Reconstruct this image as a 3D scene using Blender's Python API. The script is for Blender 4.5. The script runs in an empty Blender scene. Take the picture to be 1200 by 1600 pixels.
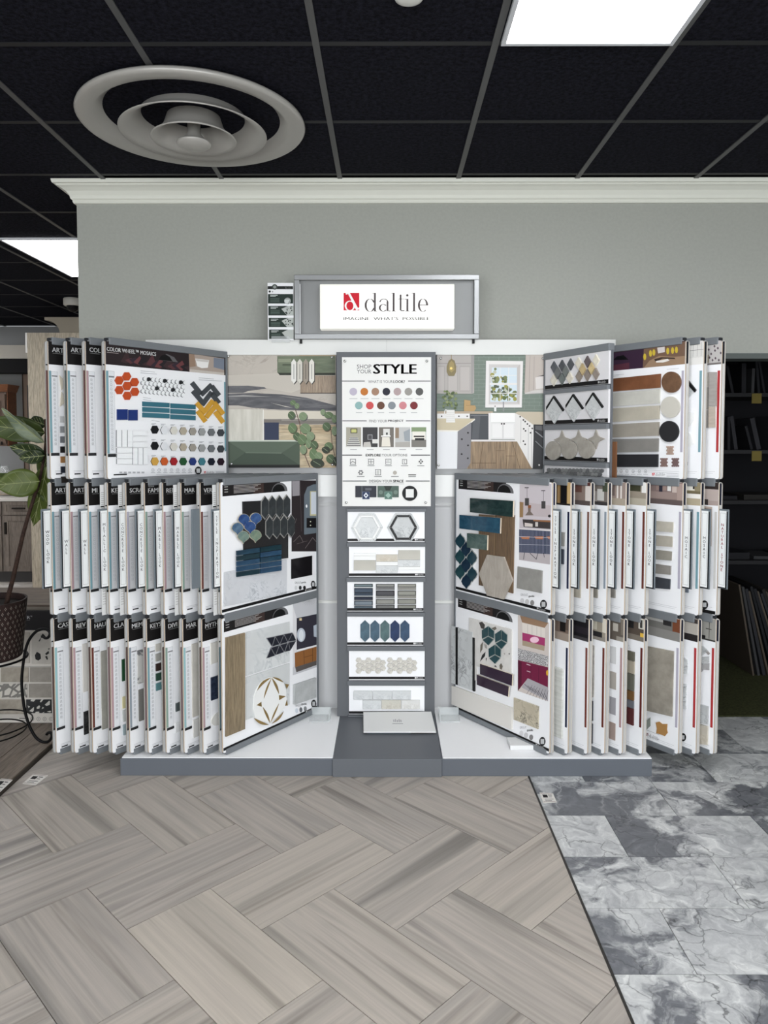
import bpy, math, random
from mathutils import Vector
random.seed(7)
S = bpy.context.scene
COL = S.collection

# ------------------------------------------------------------------ camera
F = 1140.0; VX, CYP = 604.0, 740.0; CZ = 1.575         # focal length, vanishing point and principal row in 1200x1600 pixels, eye height
TH = .0460; PS = math.atan((VX-600)/F)
cam = bpy.data.cameras.new('camera'); camo = bpy.data.objects.new('camera', cam); COL.objects.link(camo)
cam.sensor_fit = 'VERTICAL'; cam.sensor_height = 32.0; cam.lens = 32.0*F/1600; cam.shift_y = (CYP-800)/1600; cam.clip_start = .05; cam.clip_end = 60
camo.location = (0, 0, CZ); camo.rotation_euler = (math.pi/2-TH, 0, PS)
S.camera = camo
# ------------------------------------------------------------------ light
S.view_settings.view_transform = 'Standard'; S.view_settings.look = 'None'
S.view_settings.gamma = 1; S.view_settings.use_curve_mapping = False
S.view_settings.exposure = 0.33
W = bpy.data.worlds.new('world'); S.world = W; W.use_nodes = True
W.node_tree.nodes['Background'].inputs[0].default_value = (.9, .95, 1, 1)
W.node_tree.nodes['Background'].inputs[1].default_value = .35
def area(name, loc, rot, sx, sy, power, col):
    l = bpy.data.lights.new(name, 'AREA'); l.shape = 'RECTANGLE'; l.size = sx; l.size_y = sy; l.energy = power; l.color = col
    o = bpy.data.objects.new(name, l); o.location = loc; o.rotation_euler = rot; COL.objects.link(o); return o
DAY = (.93, .97, 1.0)
for i, x in enumerate((-3.0, -.3, 2.2)):               # daylight in the three shop windows behind the camera
    area('window_daylight', (x, -3.45, 1.5), (math.radians(90), 0, 0), 2.2, 2.2, 95, DAY)
PANEL_EMIT = 11.0

# ------------------------------------------------------------------ pixel -> place helpers (1200x1600 frame)
fw = Vector((-math.sin(PS)*math.cos(TH), math.cos(PS)*math.cos(TH), -math.sin(TH)))
rt = Vector((math.cos(PS), math.sin(PS), 0)); upv = rt.cross(fw); CAM = Vector((0, 0, CZ))
def ray(x, y): return fw + rt*((x-600)/F) + upv*((CYP-y)/F)
def onY(x, y, Y): d = ray(x, y); return CAM + d*(Y/d.y)
def onZ(x, y, Z): d = ray(x, y); return CAM + d*((Z-CZ)/d.z)
def zc(ox, oy, s): return lambda p: (ox+p[0]*s, oy+p[1]*s)

# ------------------------------------------------------------------ materials
MATS = {}
def lin(c):
    c = c/255.0
    return c/12.92 if c <= .04045 else ((c+.055)/1.055)**2.4
def rgb(c): return (lin(c[0]), lin(c[1]), lin(c[2]), 1)
def newmat(name):
    m = bpy.data.materials.new(name); m.use_nodes = True
    return m, m.node_tree, m.node_tree.nodes['Principled BSDF']
def flat(c, rough=.55, metal=0.0, spec=.22, coat=0.0, emit=0.0):
    k = (tuple(c), rough, metal, spec, coat, emit)
    if k in MATS: return MATS[k]
    m, nt, b = newmat('paint_%02x%02x%02x' % tuple(int(v) for v in c))
    b.inputs['Base Color'].default_value = rgb(c); b.inputs['Roughness'].default_value = rough
    b.inputs['Metallic'].default_value = metal; b.inputs['Specular IOR Level'].default_value = spec
    b.inputs['Coat Weight'].default_value = coat*.5
    if emit: b.inputs['Emission Color'].default_value = rgb(c); b.inputs['Emission Strength'].default_value = emit
    m.diffuse_color = rgb(c); MATS[k] = m; return m
def link(nt, a, b): nt.links.new(a, b)
def node(nt, t, **kw):
    n = nt.nodes.new(t)
    for k, v in kw.items():
        if k.startswith('i_'): n.inputs[k[2:].replace('_', ' ')].default_value = v
        else: setattr(n, k, v)
    return n
def coords(nt, scale, per_object=False, rot=0.0):
    tc = node(nt, 'ShaderNodeTexCoord'); mp = node(nt, 'ShaderNodeMapping')
    mp.inputs['Scale'].default_value = scale; mp.inputs['Rotation'].default_value = (0, rot, rot)
    src = tc.outputs['Object']
    if per_object:
        oi = node(nt, 'ShaderNodeObjectInfo'); ml = node(nt, 'ShaderNodeVectorMath', operation='MULTIPLY')
        ml.inputs[1].default_value = (61, 37, 0); link(nt, oi.outputs['Color'], ml.inputs[0])
        ad = node(nt, 'ShaderNodeVectorMath', operation='ADD'); link(nt, src, ad.inputs[0]); link(nt, ml.outputs[0], ad.inputs[1]); src = ad.outputs[0]
    link(nt, src, mp.inputs['Vector']); return mp.outputs[0]
def ramp(nt, fac, stops, interp='LINEAR'):
    r = node(nt, 'ShaderNodeValToRGB'); r.color_ramp.interpolation = interp
    e = r.color_ramp.elements
    while len(e) < len(stops): e.new(.5)
    for el, (p, c) in zip(e, stops): el.position = p; el.color = rgb(c)
    link(nt, fac, r.inputs[0]); return r.outputs[0]
def mix(nt, fac, a, b, mode='MIX'):
    m = node(nt, 'ShaderNodeMix', data_type='RGBA', blend_type=mode)
    for s, v in ((0, fac), (6, a), (7, b)):
        if isinstance(v, (int, float)): m.inputs[s].default_value = v
        elif isinstance(v, tuple): m.inputs[s].default_value = v
        else: link(nt, v, m.inputs[s])
    return m.outputs[2]
def noise(nt, vec, scale, detail=4, rough=.55, dist=0.0):
    n = node(nt, 'ShaderNodeTexNoise'); n.inputs['Scale'].default_value = scale; n.inputs['Detail'].default_value = detail
    n.inputs['Roughness'].default_value = rough; n.inputs['Distortion'].default_value = dist
    link(nt, vec, n.inputs['Vector']); return n.outputs['Fac']
def bump(nt, b, h, strength, dist=.002):
    bp = node(nt, 'ShaderNodeBump'); bp.inputs['Strength'].default_value = strength; bp.inputs['Distance'].default_value = dist
    link(nt, h, bp.inputs['Height']); link(nt, bp.outputs[0], b.inputs['Normal'])
def speckled(c1, c2, scale=20, rough=.5, sc=(1, 1, 1), name='stone', dist=0.0, lo=.35, hi=.65, detail=5, coat=0.0):
    k = (name, tuple(c1), tuple(c2), scale, rough, sc, dist, lo, hi)
    if k in MATS: return MATS[k]
    m, nt, b = newmat(name)
    f = noise(nt, coords(nt, sc), scale, detail, .6, dist)
    link(nt, ramp(nt, f, [(lo, c1), (hi, c2)]), b.inputs['Base Color'])
    b.inputs['Roughness'].default_value = rough; b.inputs['Coat Weight'].default_value = coat*.5; b.inputs['Specular IOR Level'].default_value = .25
    m.diffuse_color = rgb(c1); MATS[k] = m; return m
def marble(base, vein, scale=9, rough=.3, name='marble', thin=.035):
    k = (name, tuple(base), tuple(vein), scale, thin)
    if k in MATS: return MATS[k]
    m, nt, b = newmat(name)
    v = coords(nt, (1, 1, 1), rot=.6)
    n1 = noise(nt, v, scale, 4, .6, 1.2)
    a = node(nt, 'ShaderNodeMath', operation='SUBTRACT'); link(nt, n1, a.inputs[0]); a.inputs[1].default_value = .5
    ab = node(nt, 'ShaderNodeMath', operation='ABSOLUTE'); link(nt, a.outputs[0], ab.inputs[0])
    veins = ramp(nt, ab.outputs[0], [(0, vein), (thin, base)])
    n2 = noise(nt, v, scale*.35, 3)
    cl = ramp(nt, n2, [(.35, tuple(int(x*.93) for x in base)), (.65, base)])
    n3 = noise(nt, v, scale*.6, 2)
    link(nt, mix(nt, ramp(nt, n3, [(.4, (0, 0, 0)), (.6, (255, 255, 255))]), cl, mix(nt, 1.0, cl, veins, 'DARKEN')), b.inputs['Base Color'])
    b.inputs['Roughness'].default_value = rough
    m.diffuse_color = rgb(base); MATS[k] = m; return m
def wood(c1, c2, axis='z', scale=7, rough=.5, name='wood_grain'):
    k = (name, tuple(c1), tuple(c2), axis, scale)
    if k in MATS: return MATS[k]
    m, nt, b = newmat(name)
    sc = {'z': (9, 9, .7), 'x': (.7, 9, 9), 'y': (9, .7, 9)}[axis]
    v = coords(nt, sc)
    f = noise(nt, v, scale*.5, 6, .65, .6); g = noise(nt, v, scale*3, 3, .6)
    c = ramp(nt, f, [(.3, c1), (.7, c2)])
    d = ramp(nt, g, [(.35, (205, 205, 205)), (.6, (255, 255, 255))])
    link(nt, mix(nt, 1.0, c, d, 'MULTIPLY'), b.inputs['Base Color']); b.inputs['Roughness'].default_value = rough
    m.diffuse_color = rgb(c2); MATS[k] = m; return m
def plank_porcelain():
    m, nt, b = newmat('striped_porcelain')
    v1 = coords(nt, (.30, 5.2, 1), True); v2 = coords(nt, (1.0, 42, 1), True); v3 = coords(nt, (.35, 13, 1), True)
    big = noise(nt, v1, 1.5, 3, .5, .5); fine = noise(nt, v2, 1.3, 5, .7, .3); mid = noise(nt, v3, 1.2, 3, .6, .3)
    c = ramp(nt, big, [(.28, (120, 115, 111)), (.36, (152, 146, 140)), (.45, (182, 173, 164)), (.52, (164, 157, 150)), (.58, (184, 175, 166)), (.64, (156, 149, 143)), (.72, (126, 121, 117))])
    warm = ramp(nt, big, [(.3, (174, 166, 155)), (.5, (196, 186, 174)), (.7, (182, 173, 162))])
    oi = node(nt, 'ShaderNodeObjectInfo'); sp = node(nt, 'ShaderNodeSeparateColor'); link(nt, oi.outputs['Color'], sp.inputs[0])
    c = mix(nt, sp.outputs[2], c, warm)
    dk = ramp(nt, mid, [(.30, (186, 185, 184)), (.37, (226, 225, 224)), (.43, (255, 255, 255)), (.70, (255, 255, 255))])
    c = mix(nt, .85, c, dk, 'MULTIPLY')
    fn = ramp(nt, fine, [(.35, (230, 230, 230)), (.6, (255, 255, 255))])
    c = mix(nt, .7, c, fn, 'MULTIPLY')
    link(nt, c, b.inputs['Base Color']); b.inputs['Roughness'].default_value = .42
    b.inputs['Specular IOR Level'].default_value = .35
    return m
def marble_porcelain():
    m, nt, b = newmat('grey_marble_porcelain')
    v = coords(nt, (1, 1, 1), True)
    wn = node(nt, 'ShaderNodeTexNoise'); wn.inputs['Scale'].default_value = 4.5; wn.inputs['Detail'].default_value = 5; link(nt, v, wn.inputs['Vector'])
    ad = node(nt, 'ShaderNodeVectorMath', operation='MULTIPLY_ADD'); link(nt, wn.outputs['Color'], ad.inputs[0]); ad.inputs[1].default_value = (.34, .34, .34); link(nt, v, ad.inputs[2])
    warped = ad.outputs[0]
    patch = noise(nt, warped, 2.2, 6, .62, .6)
    soft = noise(nt, warped, 9, 6, .65, 1.2)
    light = ramp(nt, soft, [(.28, (150, 151, 153)), (.45, (182, 183, 184)), (.6, (206, 207, 206)), (.72, (234, 234, 232))])
    dark = ramp(nt, soft, [(.3, (92, 94, 99)), (.55, (112, 114, 119)), (.68, (134, 135, 139)), (.78, (176, 176, 178))])
    c = mix(nt, ramp(nt, patch, [(.498, (0, 0, 0)), (.56, (255, 255, 255))]), light, dark)
    vo = node(nt, 'ShaderNodeTexVoronoi', feature='DISTANCE_TO_EDGE'); vo.inputs['Scale'].default_value = 7.5; link(nt, warped, vo.inputs['Vector'])
    crack = ramp(nt, vo.outputs['Distance'], [(0, (56, 57, 60)), (.008, (130, 130, 132)), (.02, (236, 236, 236)), (.05, (255, 255, 255))])
    n4 = noise(nt, v, 3.1, 2)
    c = mix(nt, ramp(nt, n4, [(.42, (0, 0, 0)), (.58, (215, 215, 215))]), c, mix(nt, 1.0, c, crack, 'MULTIPLY'))
    vo2 = node(nt, 'ShaderNodeTexVoronoi', feature='DISTANCE_TO_EDGE'); vo2.inputs['Scale'].default_value = 4.1; link(nt, warped, vo2.inputs['Vector'])
    wv = ramp(nt, vo2.outputs['Distance'], [(0, (235, 235, 233)), (.018, (190, 190, 190)), (.035, (0, 0, 0))])
    c = mix(nt, ramp(nt, n4, [(.35, (150, 150, 150)), (.6, (30, 30, 30))]), c, mix(nt, 1.0, c, wv, 'LIGHTEN'))
    link(nt, c, b.inputs['Base Color']); b.inputs['Roughness'].default_value = .38; b.inputs['Specular IOR Level'].default_value = .4
    return m
def glassy(name='clear_acrylic', col=(235, 240, 240), rough=.05, alpha=.3):
    if name in MATS: return MATS[name]
    m, nt, b = newmat(name); b.inputs['Base Color'].default_value = rgb(col); b.inputs['Roughness'].default_value = rough
    b.inputs['Alpha'].default_value = alpha; b.inputs['Specular IOR Level'].default_value = .8
    MATS[name] = m; return m
def terrazzo(bg, chip, scale=26, name='terrazzo', th=.10):
    k = (name, tuple(bg), tuple(chip), scale)
    if k in MATS: return MATS[k]
    m, nt, b = newmat(name)
    v = coords(nt, (1, 1, 1))
    vo = node(nt, 'ShaderNodeTexVoronoi', feature='DISTANCE_TO_EDGE'); vo.inputs['Scale'].default_value = scale; link(nt, v, vo.inputs['Vector'])
    link(nt, ramp(nt, vo.outputs['Distance'], [(th, bg), (th+.03, chip)]), b.inputs['Base Color']); b.inputs['Roughness'].default_value = .4
    MATS[k] = m; return m
WALLPAINT = speckled((162, 163, 156), (167, 168, 161), 60, .75, name='grey_wall_paint')
GREY = flat((100, 103, 108), .42); GREYD = flat((96, 98, 102), .45)
RAIL = flat((124, 128, 132), .4, .2)
WHITE = flat((232, 232, 234), .5); OFFW = flat((226, 226, 222), .6); BLACK = flat((18, 18, 19), .5)
BEIGE_EDGE = flat((196, 178, 158), .7)
CREAM = flat((228, 228, 220), .5)

# ------------------------------------------------------------------ mesh builder
class MB:
    def __init__(s): s.v = []; s.f = []; s.m = []; s.mats = []
    def mi(s, mat):
        if mat not in s.mats: s.mats.append(mat)
        return s.mats.index(mat)
    def add(s, vs, fs, mat):
        k = len(s.v); i = s.mi(mat); s.v += [tuple(p) for p in vs]
        for f in fs: s.f.append([k+a for a in f]); s.m.append(i)
        return s
    def box(s, a, b, mat):
        x0, y0, z0 = a; x1, y1, z1 = b
        return s.add([(x0,y0,z0),(x1,y0,z0),(x1,y1,z0),(x0,y1,z0),(x0,y0,z1),(x1,y0,z1),(x1,y1,z1),(x0,y1,z1)],
                     [(0,3,2,1),(4,5,6,7),(0,1,5,4),(1,2,6,5),(2,3,7,6),(3,0,4,7)], mat)
    def prism_y(s, pts, y0, y1, mat, side=None):       # outline in x/z, extruded from y0 (front) to y1 (back)
        a = sum(pts[i][0]*pts[(i+1) % len(pts)][1]-pts[(i+1) % len(pts)][0]*pts[i][1] for i in range(len(pts)))
        if a < 0: pts = pts[::-1]
        n = len(pts)
        vs = [(p[0], y0, p[1]) for p in pts]+[(p[0], y1, p[1]) for p in pts]
        s.add(vs, [tuple(range(n)), tuple(range(2*n-1, n-1, -1))], mat)
        k = len(s.v)-2*n; i = s.mi(side or mat)
        for j in range(n):
            q = (j+1) % n; s.f.append([k+j, k+n+j, k+n+q, k+q]); s.m.append(i)
        return s
    def prism_z(s, pts, z0, z1, mat):
        a = sum(pts[i][0]*pts[(i+1) % len(pts)][1]-pts[(i+1) % len(pts)][0]*pts[i][1] for i in range(len(pts)))
        if a < 0: pts = pts[::-1]
        n = len(pts)
        return s.add([(p[0], p[1], z1) for p in pts]+[(p[0], p[1], z0) for p in pts],
              [tuple(range(n)), tuple(range(2*n-1, n-1, -1))]+[(j, n+j, n+(j+1) % n, (j+1) % n) for j in range(n)], mat)
    def hexa(s, p, mat):                                # eight corners, bottom ring then top ring
        return s.add(p, [(0,3,2,1),(4,5,6,7),(0,1,5,4),(1,2,6,5),(2,3,7,6),(3,0,4,7)], mat)
    def lathe(s, prof, mat, n=40, c=(0, 0), close=False):
        k = len(prof); vs = []
        for j in range(n):
            a = 2*math.pi*j/n
            for r, z in prof: vs.append((c[0]+r*math.cos(a), c[1]+r*math.sin(a), z))
        fs = []
        for j in range(n):
            q = (j+1) % n
            for i in range(k-1): fs.append((j*k+i, q*k+i, q*k+i+1, j*k+i+1))
            if close: fs.append((j*k+k-1, q*k+k-1, q*k, j*k))
        return s.add(vs, fs, mat)
    def tube(s, path, r, mat, n=8, closed=False):
        path = [Vector(p) for p in path]; m = len(path); rs = r if isinstance(r, (list, tuple)) else [r]*m
        vs = []; ref = None
        for i, p in enumerate(path):
            t = (path[(i+1) % m]-path[i-1]) if closed else (path[min(i+1, m-1)]-path[max(i-1, 0)])
            t.normalize()
            if ref is None: ref = Vector((0, 0, 1)) if abs(t.z) < .9 else Vector((1, 0, 0))
            u = ref-t*ref.dot(t); u.normalize(); w = t.cross(u); ref = u
            for j in range(n):
                a = 2*math.pi*j/n; vs.append(p+u*(rs[i]*math.cos(a))+w*(rs[i]*math.sin(a)))
        fs = []
        for i in range(m if closed else m-1):
            q = (i+1) % m
            for j in range(n): fs.append((i*n+j, i*n+(j+1) % n, q*n+(j+1) % n, q*n+j))
        if not closed: fs += [tuple(range(n-1, -1, -1)), tuple(range((m-1)*n, m*n))]
        return s.add(vs, fs, mat)
    def build(s, name, parent=None, loc=None, rot=None, smooth=False, bevel=0.0, color=None):
        me = bpy.data.meshes.new(name); me.from_pydata(s.v, [], s.f)
        for m in s.mats: me.materials.append(m)
        me.polygons.foreach_set('material_index', s.m)
        if smooth: me.polygons.foreach_set('use_smooth', [True]*len(s.f))
        me.update()
        o = bpy.data.objects.new(name, me); COL.objects.link(o)
        if parent: o.parent = parent
        if loc: o.location = loc
        if rot: o.rotation_euler = rot
        if color: o.color = color
        if bevel:
            b = o.modifiers.new('bevel', 'BEVEL'); b.width = bevel; b.segments = 2; b.limit_method = 'ANGLE'
        return o
def empty(name, label, cat, loc=(0, 0, 0), rz=0.0, group=None):
    o = bpy.data.objects.new(name, None); o.empty_display_size = .05; COL.objects.link(o); o.location = loc; o.rotation_euler = (0, 0, rz)
    o['label'] = label; o['category'] = cat
    if group: o['group'] = group
    return o
def tag(o, label, cat, group=None):
    o['label'] = label; o['category'] = cat
    if group: o['group'] = group
    return o
def struct(o, label=None, cat=None):
    o['kind'] = 'structure'
    if label: o['label'] = label
    if cat: o['category'] = cat
    return o

# ------------------------------------------------------------------ flat print builder (board space: x = u, z = v, facing -y)
FONT_CACHE = {}
def glyphs(txt, bold=0.0):
    k = txt
    if k not in FONT_CACHE:
        cu = bpy.data.curves.new('type', 'FONT'); cu.body = txt; cu.size = 1; cu.resolution_u = 2
        ob = bpy.data.objects.new('type', cu); me = bpy.data.meshes.new_from_object(ob)
        vs = [(v.co.x, v.co.y) for v in me.vertices]; fs = [tuple(p.vertices) for p in me.polygons]
        xs = [v[0] for v in vs] or [0, 1]; ys = [v[1] for v in vs] or [0, 1]
        FONT_CACHE[k] = (vs, fs, min(xs), max(xs), min(ys), max(ys))
        bpy.data.objects.remove(ob); bpy.data.curves.remove(cu); bpy.data.meshes.remove(me)
    return FONT_CACHE[k]
def ell(cx, cy, rx, ry, n=20, a0=0.0): return [(cx+rx*math.cos(a0+2*math.pi*i/n), cy+ry*math.sin(a0+2*math.pi*i/n)) for i in range(n)]
class Print:
    def __init__(s, y, conv=None): s.b = MB(); s.y = y; s.k = 0; s.conv = conv
    def step(s): s.k += 1; return s.y-.0004-s.k*2.5e-5
    def m(s, c): return c if not isinstance(c, tuple) else flat(c, .5)
    def poly(s, pts, c):
        if s.conv: pts = [s.conv(p) for p in pts]
        s.raw(pts, c)
    def raw(s, pts, c):
        a = sum(pts[i][0]*pts[(i+1) % len(pts)][1]-pts[(i+1) % len(pts)][0]*pts[i][1] for i in range(len(pts)))
        if a < 0: pts = pts[::-1]
        y = s.step(); s.b.add([(p[0], y, p[1]) for p in pts], [tuple(range(len(pts)))], s.m(c))
    def rect(s, x0, y0, x1, y1, c): s.poly([(x0, y0), (x1, y0), (x1, y1), (x0, y1)], c)
    def circ(s, cx, cy, r, c, n=20, ry=None): s.poly(ell(cx, cy, r, ry or r, n), c)
    def line(s, pts, w, c):
        for a, b in zip(pts, pts[1:]):
            dx, dy = b[0]-a[0], b[1]-a[1]; l = math.hypot(dx, dy) or 1; nx, ny = -dy/l*w/2, dx/l*w/2
            s.poly([(a[0]+nx, a[1]+ny), (b[0]+nx, b[1]+ny), (b[0]-nx, b[1]-ny), (a[0]-nx, a[1]-ny)], c)
    def text(s, t, box, c, bold=0.0, down=None):        # box x0,y0,x1,y1 in this print's space; y0 = baseline side
        vs, fs, x0, x1, y0, y1 = glyphs(t)
        if bold:                                        # heavier strokes: the same glyphs set thrice, a hair apart
            n0 = len(vs); g = bold*1.1; vs = [(v[0]+e*g, v[1]) for e in (-1, 0, 1) for v in vs]; fs = [tuple(i+n0*q for i in f) for q in range(3) for f in fs]
        bx0, by0, bx1, by1 = box; y = s.step()
        pts = [(bx0+(v[0]-x0)/(x1-x0)*(bx1-bx0), by0+(v[1]-y0)/(y1-y0)*(by1-by0)) for v in vs]
        if s.conv: pts = [s.conv(p) for p in pts]
        p3 = [(p[0], y, p[1]) for p in pts]
        if fs:
            f = fs[0]; a = sum(pts[f[i]][0]*pts[f[(i+1) % len(f)]][1]-pts[f[(i+1) % len(f)]][0]*pts[f[i]][1] for i in range(len(f)))
            if a < 0: fs = [g[::-1] for g in fs]
        s.b.add(p3, fs, s.m(c))
    def ring(s, cx, cy, ro, yo, ri, yi, c, a0=0, a1=360, n=24):
        A = [math.radians(a0+(a1-a0)*i/n) for i in range(n+1)]
        for i in range(n):
            p = [(cx+ro*math.cos(A[i]), cy+yo*math.sin(A[i])), (cx+ro*math.cos(A[i+1]), cy+yo*math.sin(A[i+1])),
                 (cx+ri*math.cos(A[i+1]), cy+yi*math.sin(A[i+1])), (cx+ri*math.cos(A[i]), cy+yi*math.sin(A[i]))]
            s.poly(p, c); s.k -= 1
        s.k += 1
    def logo(s, x0, y0, x1, y1, c, red=None, n=16):     # mark + word, box given baseline-left to top-right
        sx = (x1-x0)/590.0; sy = (y1-y0)/130.0
        old = s.conv
        def cv(p):
            q = (x0+(p[0]-208)*sx, y0+(230-p[1])*sy); return old(q) if old else q
        s.conv = cv
        mk = red or c; bgc = (246, 246, 244) if red else (20, 20, 20)
        s.rect(208, 100, 318, 222, mk)
        s.ring(252, 190, 36, 36, 24, 30, bgc, 0, 360, n); s.poly([(222, 100), (250, 96), (308, 205), (318, 200), (318, 214), (296, 222), (240, 108), (224, 112)], bgc)
        s.ring(392, 186, 38, 46, 23, 43, c, 25, 335, n); s.rect(419, 100, 433, 229, c); s.rect(406, 100, 420, 104, c); s.rect(433, 225, 443, 229, c)
        s.ring(484, 204, 31, 26, 18, 22, c, 40, 320, n); s.rect(507, 160, 520, 226, c); s.ring(488, 164, 31, 24, 22, 20, c, 180, 360, n); s.rect(520, 224, 535, 229, c)
        s.rect(549, 100, 563, 229, c); s.rect(540, 225, 572, 229, c); s.rect(538, 100, 550, 104, c)
        s.rect(598, 112, 611, 222, c); s.rect(586, 140, 632, 144, c); s.rect(606, 222, 632, 228, c)
        s.rect(645, 142, 659, 229, c); s.rect(636, 225, 668, 229, c); s.circ(651, 117, 9, c, 12); s.rect(634, 142, 646, 146, c)
        s.rect(691, 100, 705, 229, c); s.rect(681, 225, 715, 229, c); s.rect(680, 100, 692, 104, c)
        s.ring(760, 186, 36, 46, 21, 43, c, 50, 360, n); s.rect(738, 183, 796, 188, c)
        s.conv = old
    def build(s, parent, name='print', **kw): return s.b.build(name, parent, **kw)
class Fr:                                               # a vertical plane frame: pixel -> (u, v) on it
    def __init__(s, O, rz, y=0.0): s.O = Vector(O); s.ex = Vector((math.cos(rz), math.sin(rz), 0)); s.n = Vector((-math.sin(rz), math.cos(rz), 0)); s.y = y
    def uv(s, p):
        d = ray(p[0], p[1]); q = s.O+s.n*s.y; t = (q-CAM).dot(s.n)/d.dot(s.n); h = CAM+d*t-s.O
        return (h.dot(s.ex), h.z)
    def zoom(s, ox, oy, k): return lambda p: s.uv((ox+p[0]*k, oy+p[1]*k))
def tiles(parent, outlines, y, t, mat, name='sample_tile', side=None, bevel=0.0):
    for i, pts in enumerate(outlines):
        mm = mat[i % len(mat)] if isinstance(mat, list) else mat
        cx = sum(p[0] for p in pts)/len(pts); cz = sum(p[1] for p in pts)/len(pts)
        MB().prism_y([(p[0]-cx, p[1]-cz) for p in pts], -t, -.0002, mm, side).build(name, parent, loc=(cx, y, cz), bevel=bevel)
def rct(x0, y0, x1, y1): return [(x0, y0), (x1, y0), (x1, y1), (x0, y1)]
def mp(cv, pts): return [cv(p) for p in pts]
def mosaic(parent, outlines, y, t, mat, grout=(170, 168, 164), shrink=.93, name='mosaic_piece', grow=1.02):
    g = MB(); gm = flat(grout, .7)
    for k, pts in enumerate(outlines):
        cx = sum(p[0] for p in pts)/len(pts); cz = sum(p[1] for p in pts)/len(pts)
        g.prism_y([(cx+(p[0]-cx)*grow, cz+(p[1]-cz)*grow) for p in pts], y-t*.6-k*1e-5, y-.0002, gm)
        tiles(parent, [[(cx+(p[0]-cx)*shrink, cz+(p[1]-cz)*shrink) for p in pts]], y, t, mat[k % len(mat)] if isinstance(mat, list) else mat, name)
    o = g.build('grout_backing', parent); o['kind'] = 'stuff'

# ================================================================== THE SETTING
HC = onY(600, 278, 4.0).z                                             # ceiling height
WY = 4.10                                               # front face of the partition wall
def clip(poly, ax, lim, keep_less):
    out = []
    for i in range(len(poly)):
        a, b = poly[i], poly[(i+1) % len(poly)]
        ia = (a[ax] <= lim) == keep_less; ib = (b[ax] <= lim) == keep_less
        if ia: out.append(a)
        if ia != ib:
            t = (lim-a[ax])/(b[ax]-a[ax]); out.append((a[0]+t*(b[0]-a[0]), a[1]+t*(b[1]-a[1])))
    return out
SLABM = speckled((168, 164, 158), (178, 173, 166), 8, .6, name='floor_screed')
floor = struct(MB().box((-7, -3.6, -.06), (3.4, 9.2, -.006), SLABM).build('floor'))
PLK = plank_porcelain(); MRB = marble_porcelain(); GROUT = .0013
d = .2168; wt = d*math.sqrt(2); hx, hy = -.186, 2.927
XL, XR, YN, YF = -1.708, .662, -.6, 4.09
tone = [.05, .2, .0, .9, .35, .1, .6, .0, .15, .45]
cnt = 0
for mrow in range(-5, 4):
    for k in range(-6, 8):
        for kind in (0, 1):
            ti, tj = 2*k, (4*mrow if kind == 0 else 4*mrow-2)
            T = (hx+ti*d, hy+tj*d)
            if kind == 0: corners = [(0, 0), (d, -d), (-d, -3*d), (-2*d, -2*d)]; ang = math.radians(45)
            else: corners = [(0, 0), (2*d, -2*d), (d, -3*d), (-d, -d)]; ang = math.radians(-45)
            c = [(T[0]+p[0], T[1]+p[1]) for p in corners]
            cx = sum(p[0] for p in c)/4; cy = sum(p[1] for p in c)/4
            # shrink by the grout joint, in the tile's own axes
            ca, sa = math.cos(ang), math.sin(ang)
            L2, W2 = wt-GROUT, wt/2-GROUT
            c = [(cx+ca*a-sa*b, cy+sa*a+ca*b) for a, b in ((-L2, -W2), (L2, -W2), (L2, W2), (-L2, W2))]
            for ax, lim, less in ((0, XL, False), (0, XR, True), (1, YN, False), (1, YF, True)): c = clip(c, ax, lim, less) if c else c
            if len(c) < 3: continue
            loc = [((p[0]-cx)*ca+(p[1]-cy)*sa, -(p[0]-cx)*sa+(p[1]-cy)*ca) for p in c]
            cnt += 1
            r = random.Random(cnt*13+5)
            tn = tone[r.randrange(10)]
            if (ti, tj) == (-2, -2): tn = 1.0
            if (ti, tj) == (0, -2): tn = .5
            MB().prism_z(loc, -.006, 0, PLK).build('floor_tile', floor, loc=(cx, cy, 0), rot=(0, 0, ang), color=(r.random(), r.random(), tn, 1))
# marble-look tiles to the right of the joint
pit = .3040; y0 = 3.3015
for row in range(-12, 3):
    ya = y0+row*pit; yb = ya+pit; off = .917 if row % 2 == 0 else .917+.304
    if yb > 4.09: yb = 4.095
    if ya > 4.09: continue
    for k in range(-1, 5):
        xa = off+.608*k; xb = xa+.608; xa2 = max(xa, .670); xb2 = min(xb, 3.38)
        if xb2-xa2 < .02: continue
        cx, cy = (xa+xb)/2, (ya+yb)/2; r = random.Random(row*31+k*7+900)
        MB().box((xa2-cx+GROUT, ya-cy+GROUT, -.006), (xb2-cx-GROUT, yb-cy-GROUT, 0), MRB).build('floor_tile', floor, loc=(cx, cy, 0), color=(r.random(), r.random(), r.random(), 1))
struct(MB().box((.6625, -.6, -.004), (.6695, 4.09, .0025), flat((70, 68, 66), .35, .6)).build('trim_1'))
# raised plank display platform at the left
plat = struct(MB().box((-4.2, 2.2, -.006), (-1.715, 4.30, .016), flat((70, 64, 58), .6)).build('floor_platform'))
DKW = wood((96, 84, 73), (136, 122, 108), 'y', 4, .6, 'brown_plank_porcelain')
for i in range(6):
    xa = -1.717-.17*(i+1)
    for j in range(2):
        ya = 2.2+j*1.0-(.35 if i % 2 else 0); yb = min(ya+.998, 4.30); ya = max(ya, 2.2)
        MB().box((xa+.002, ya+.001, .016), (xa+.168, yb, .022), DKW).build('plank', plat)
    MB().box((xa+.002, 2.2+(.65 if i % 2 else 1.0)+1.0, .016), (xa+.168, 4.30, .022), DKW).build('plank', plat)
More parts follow.
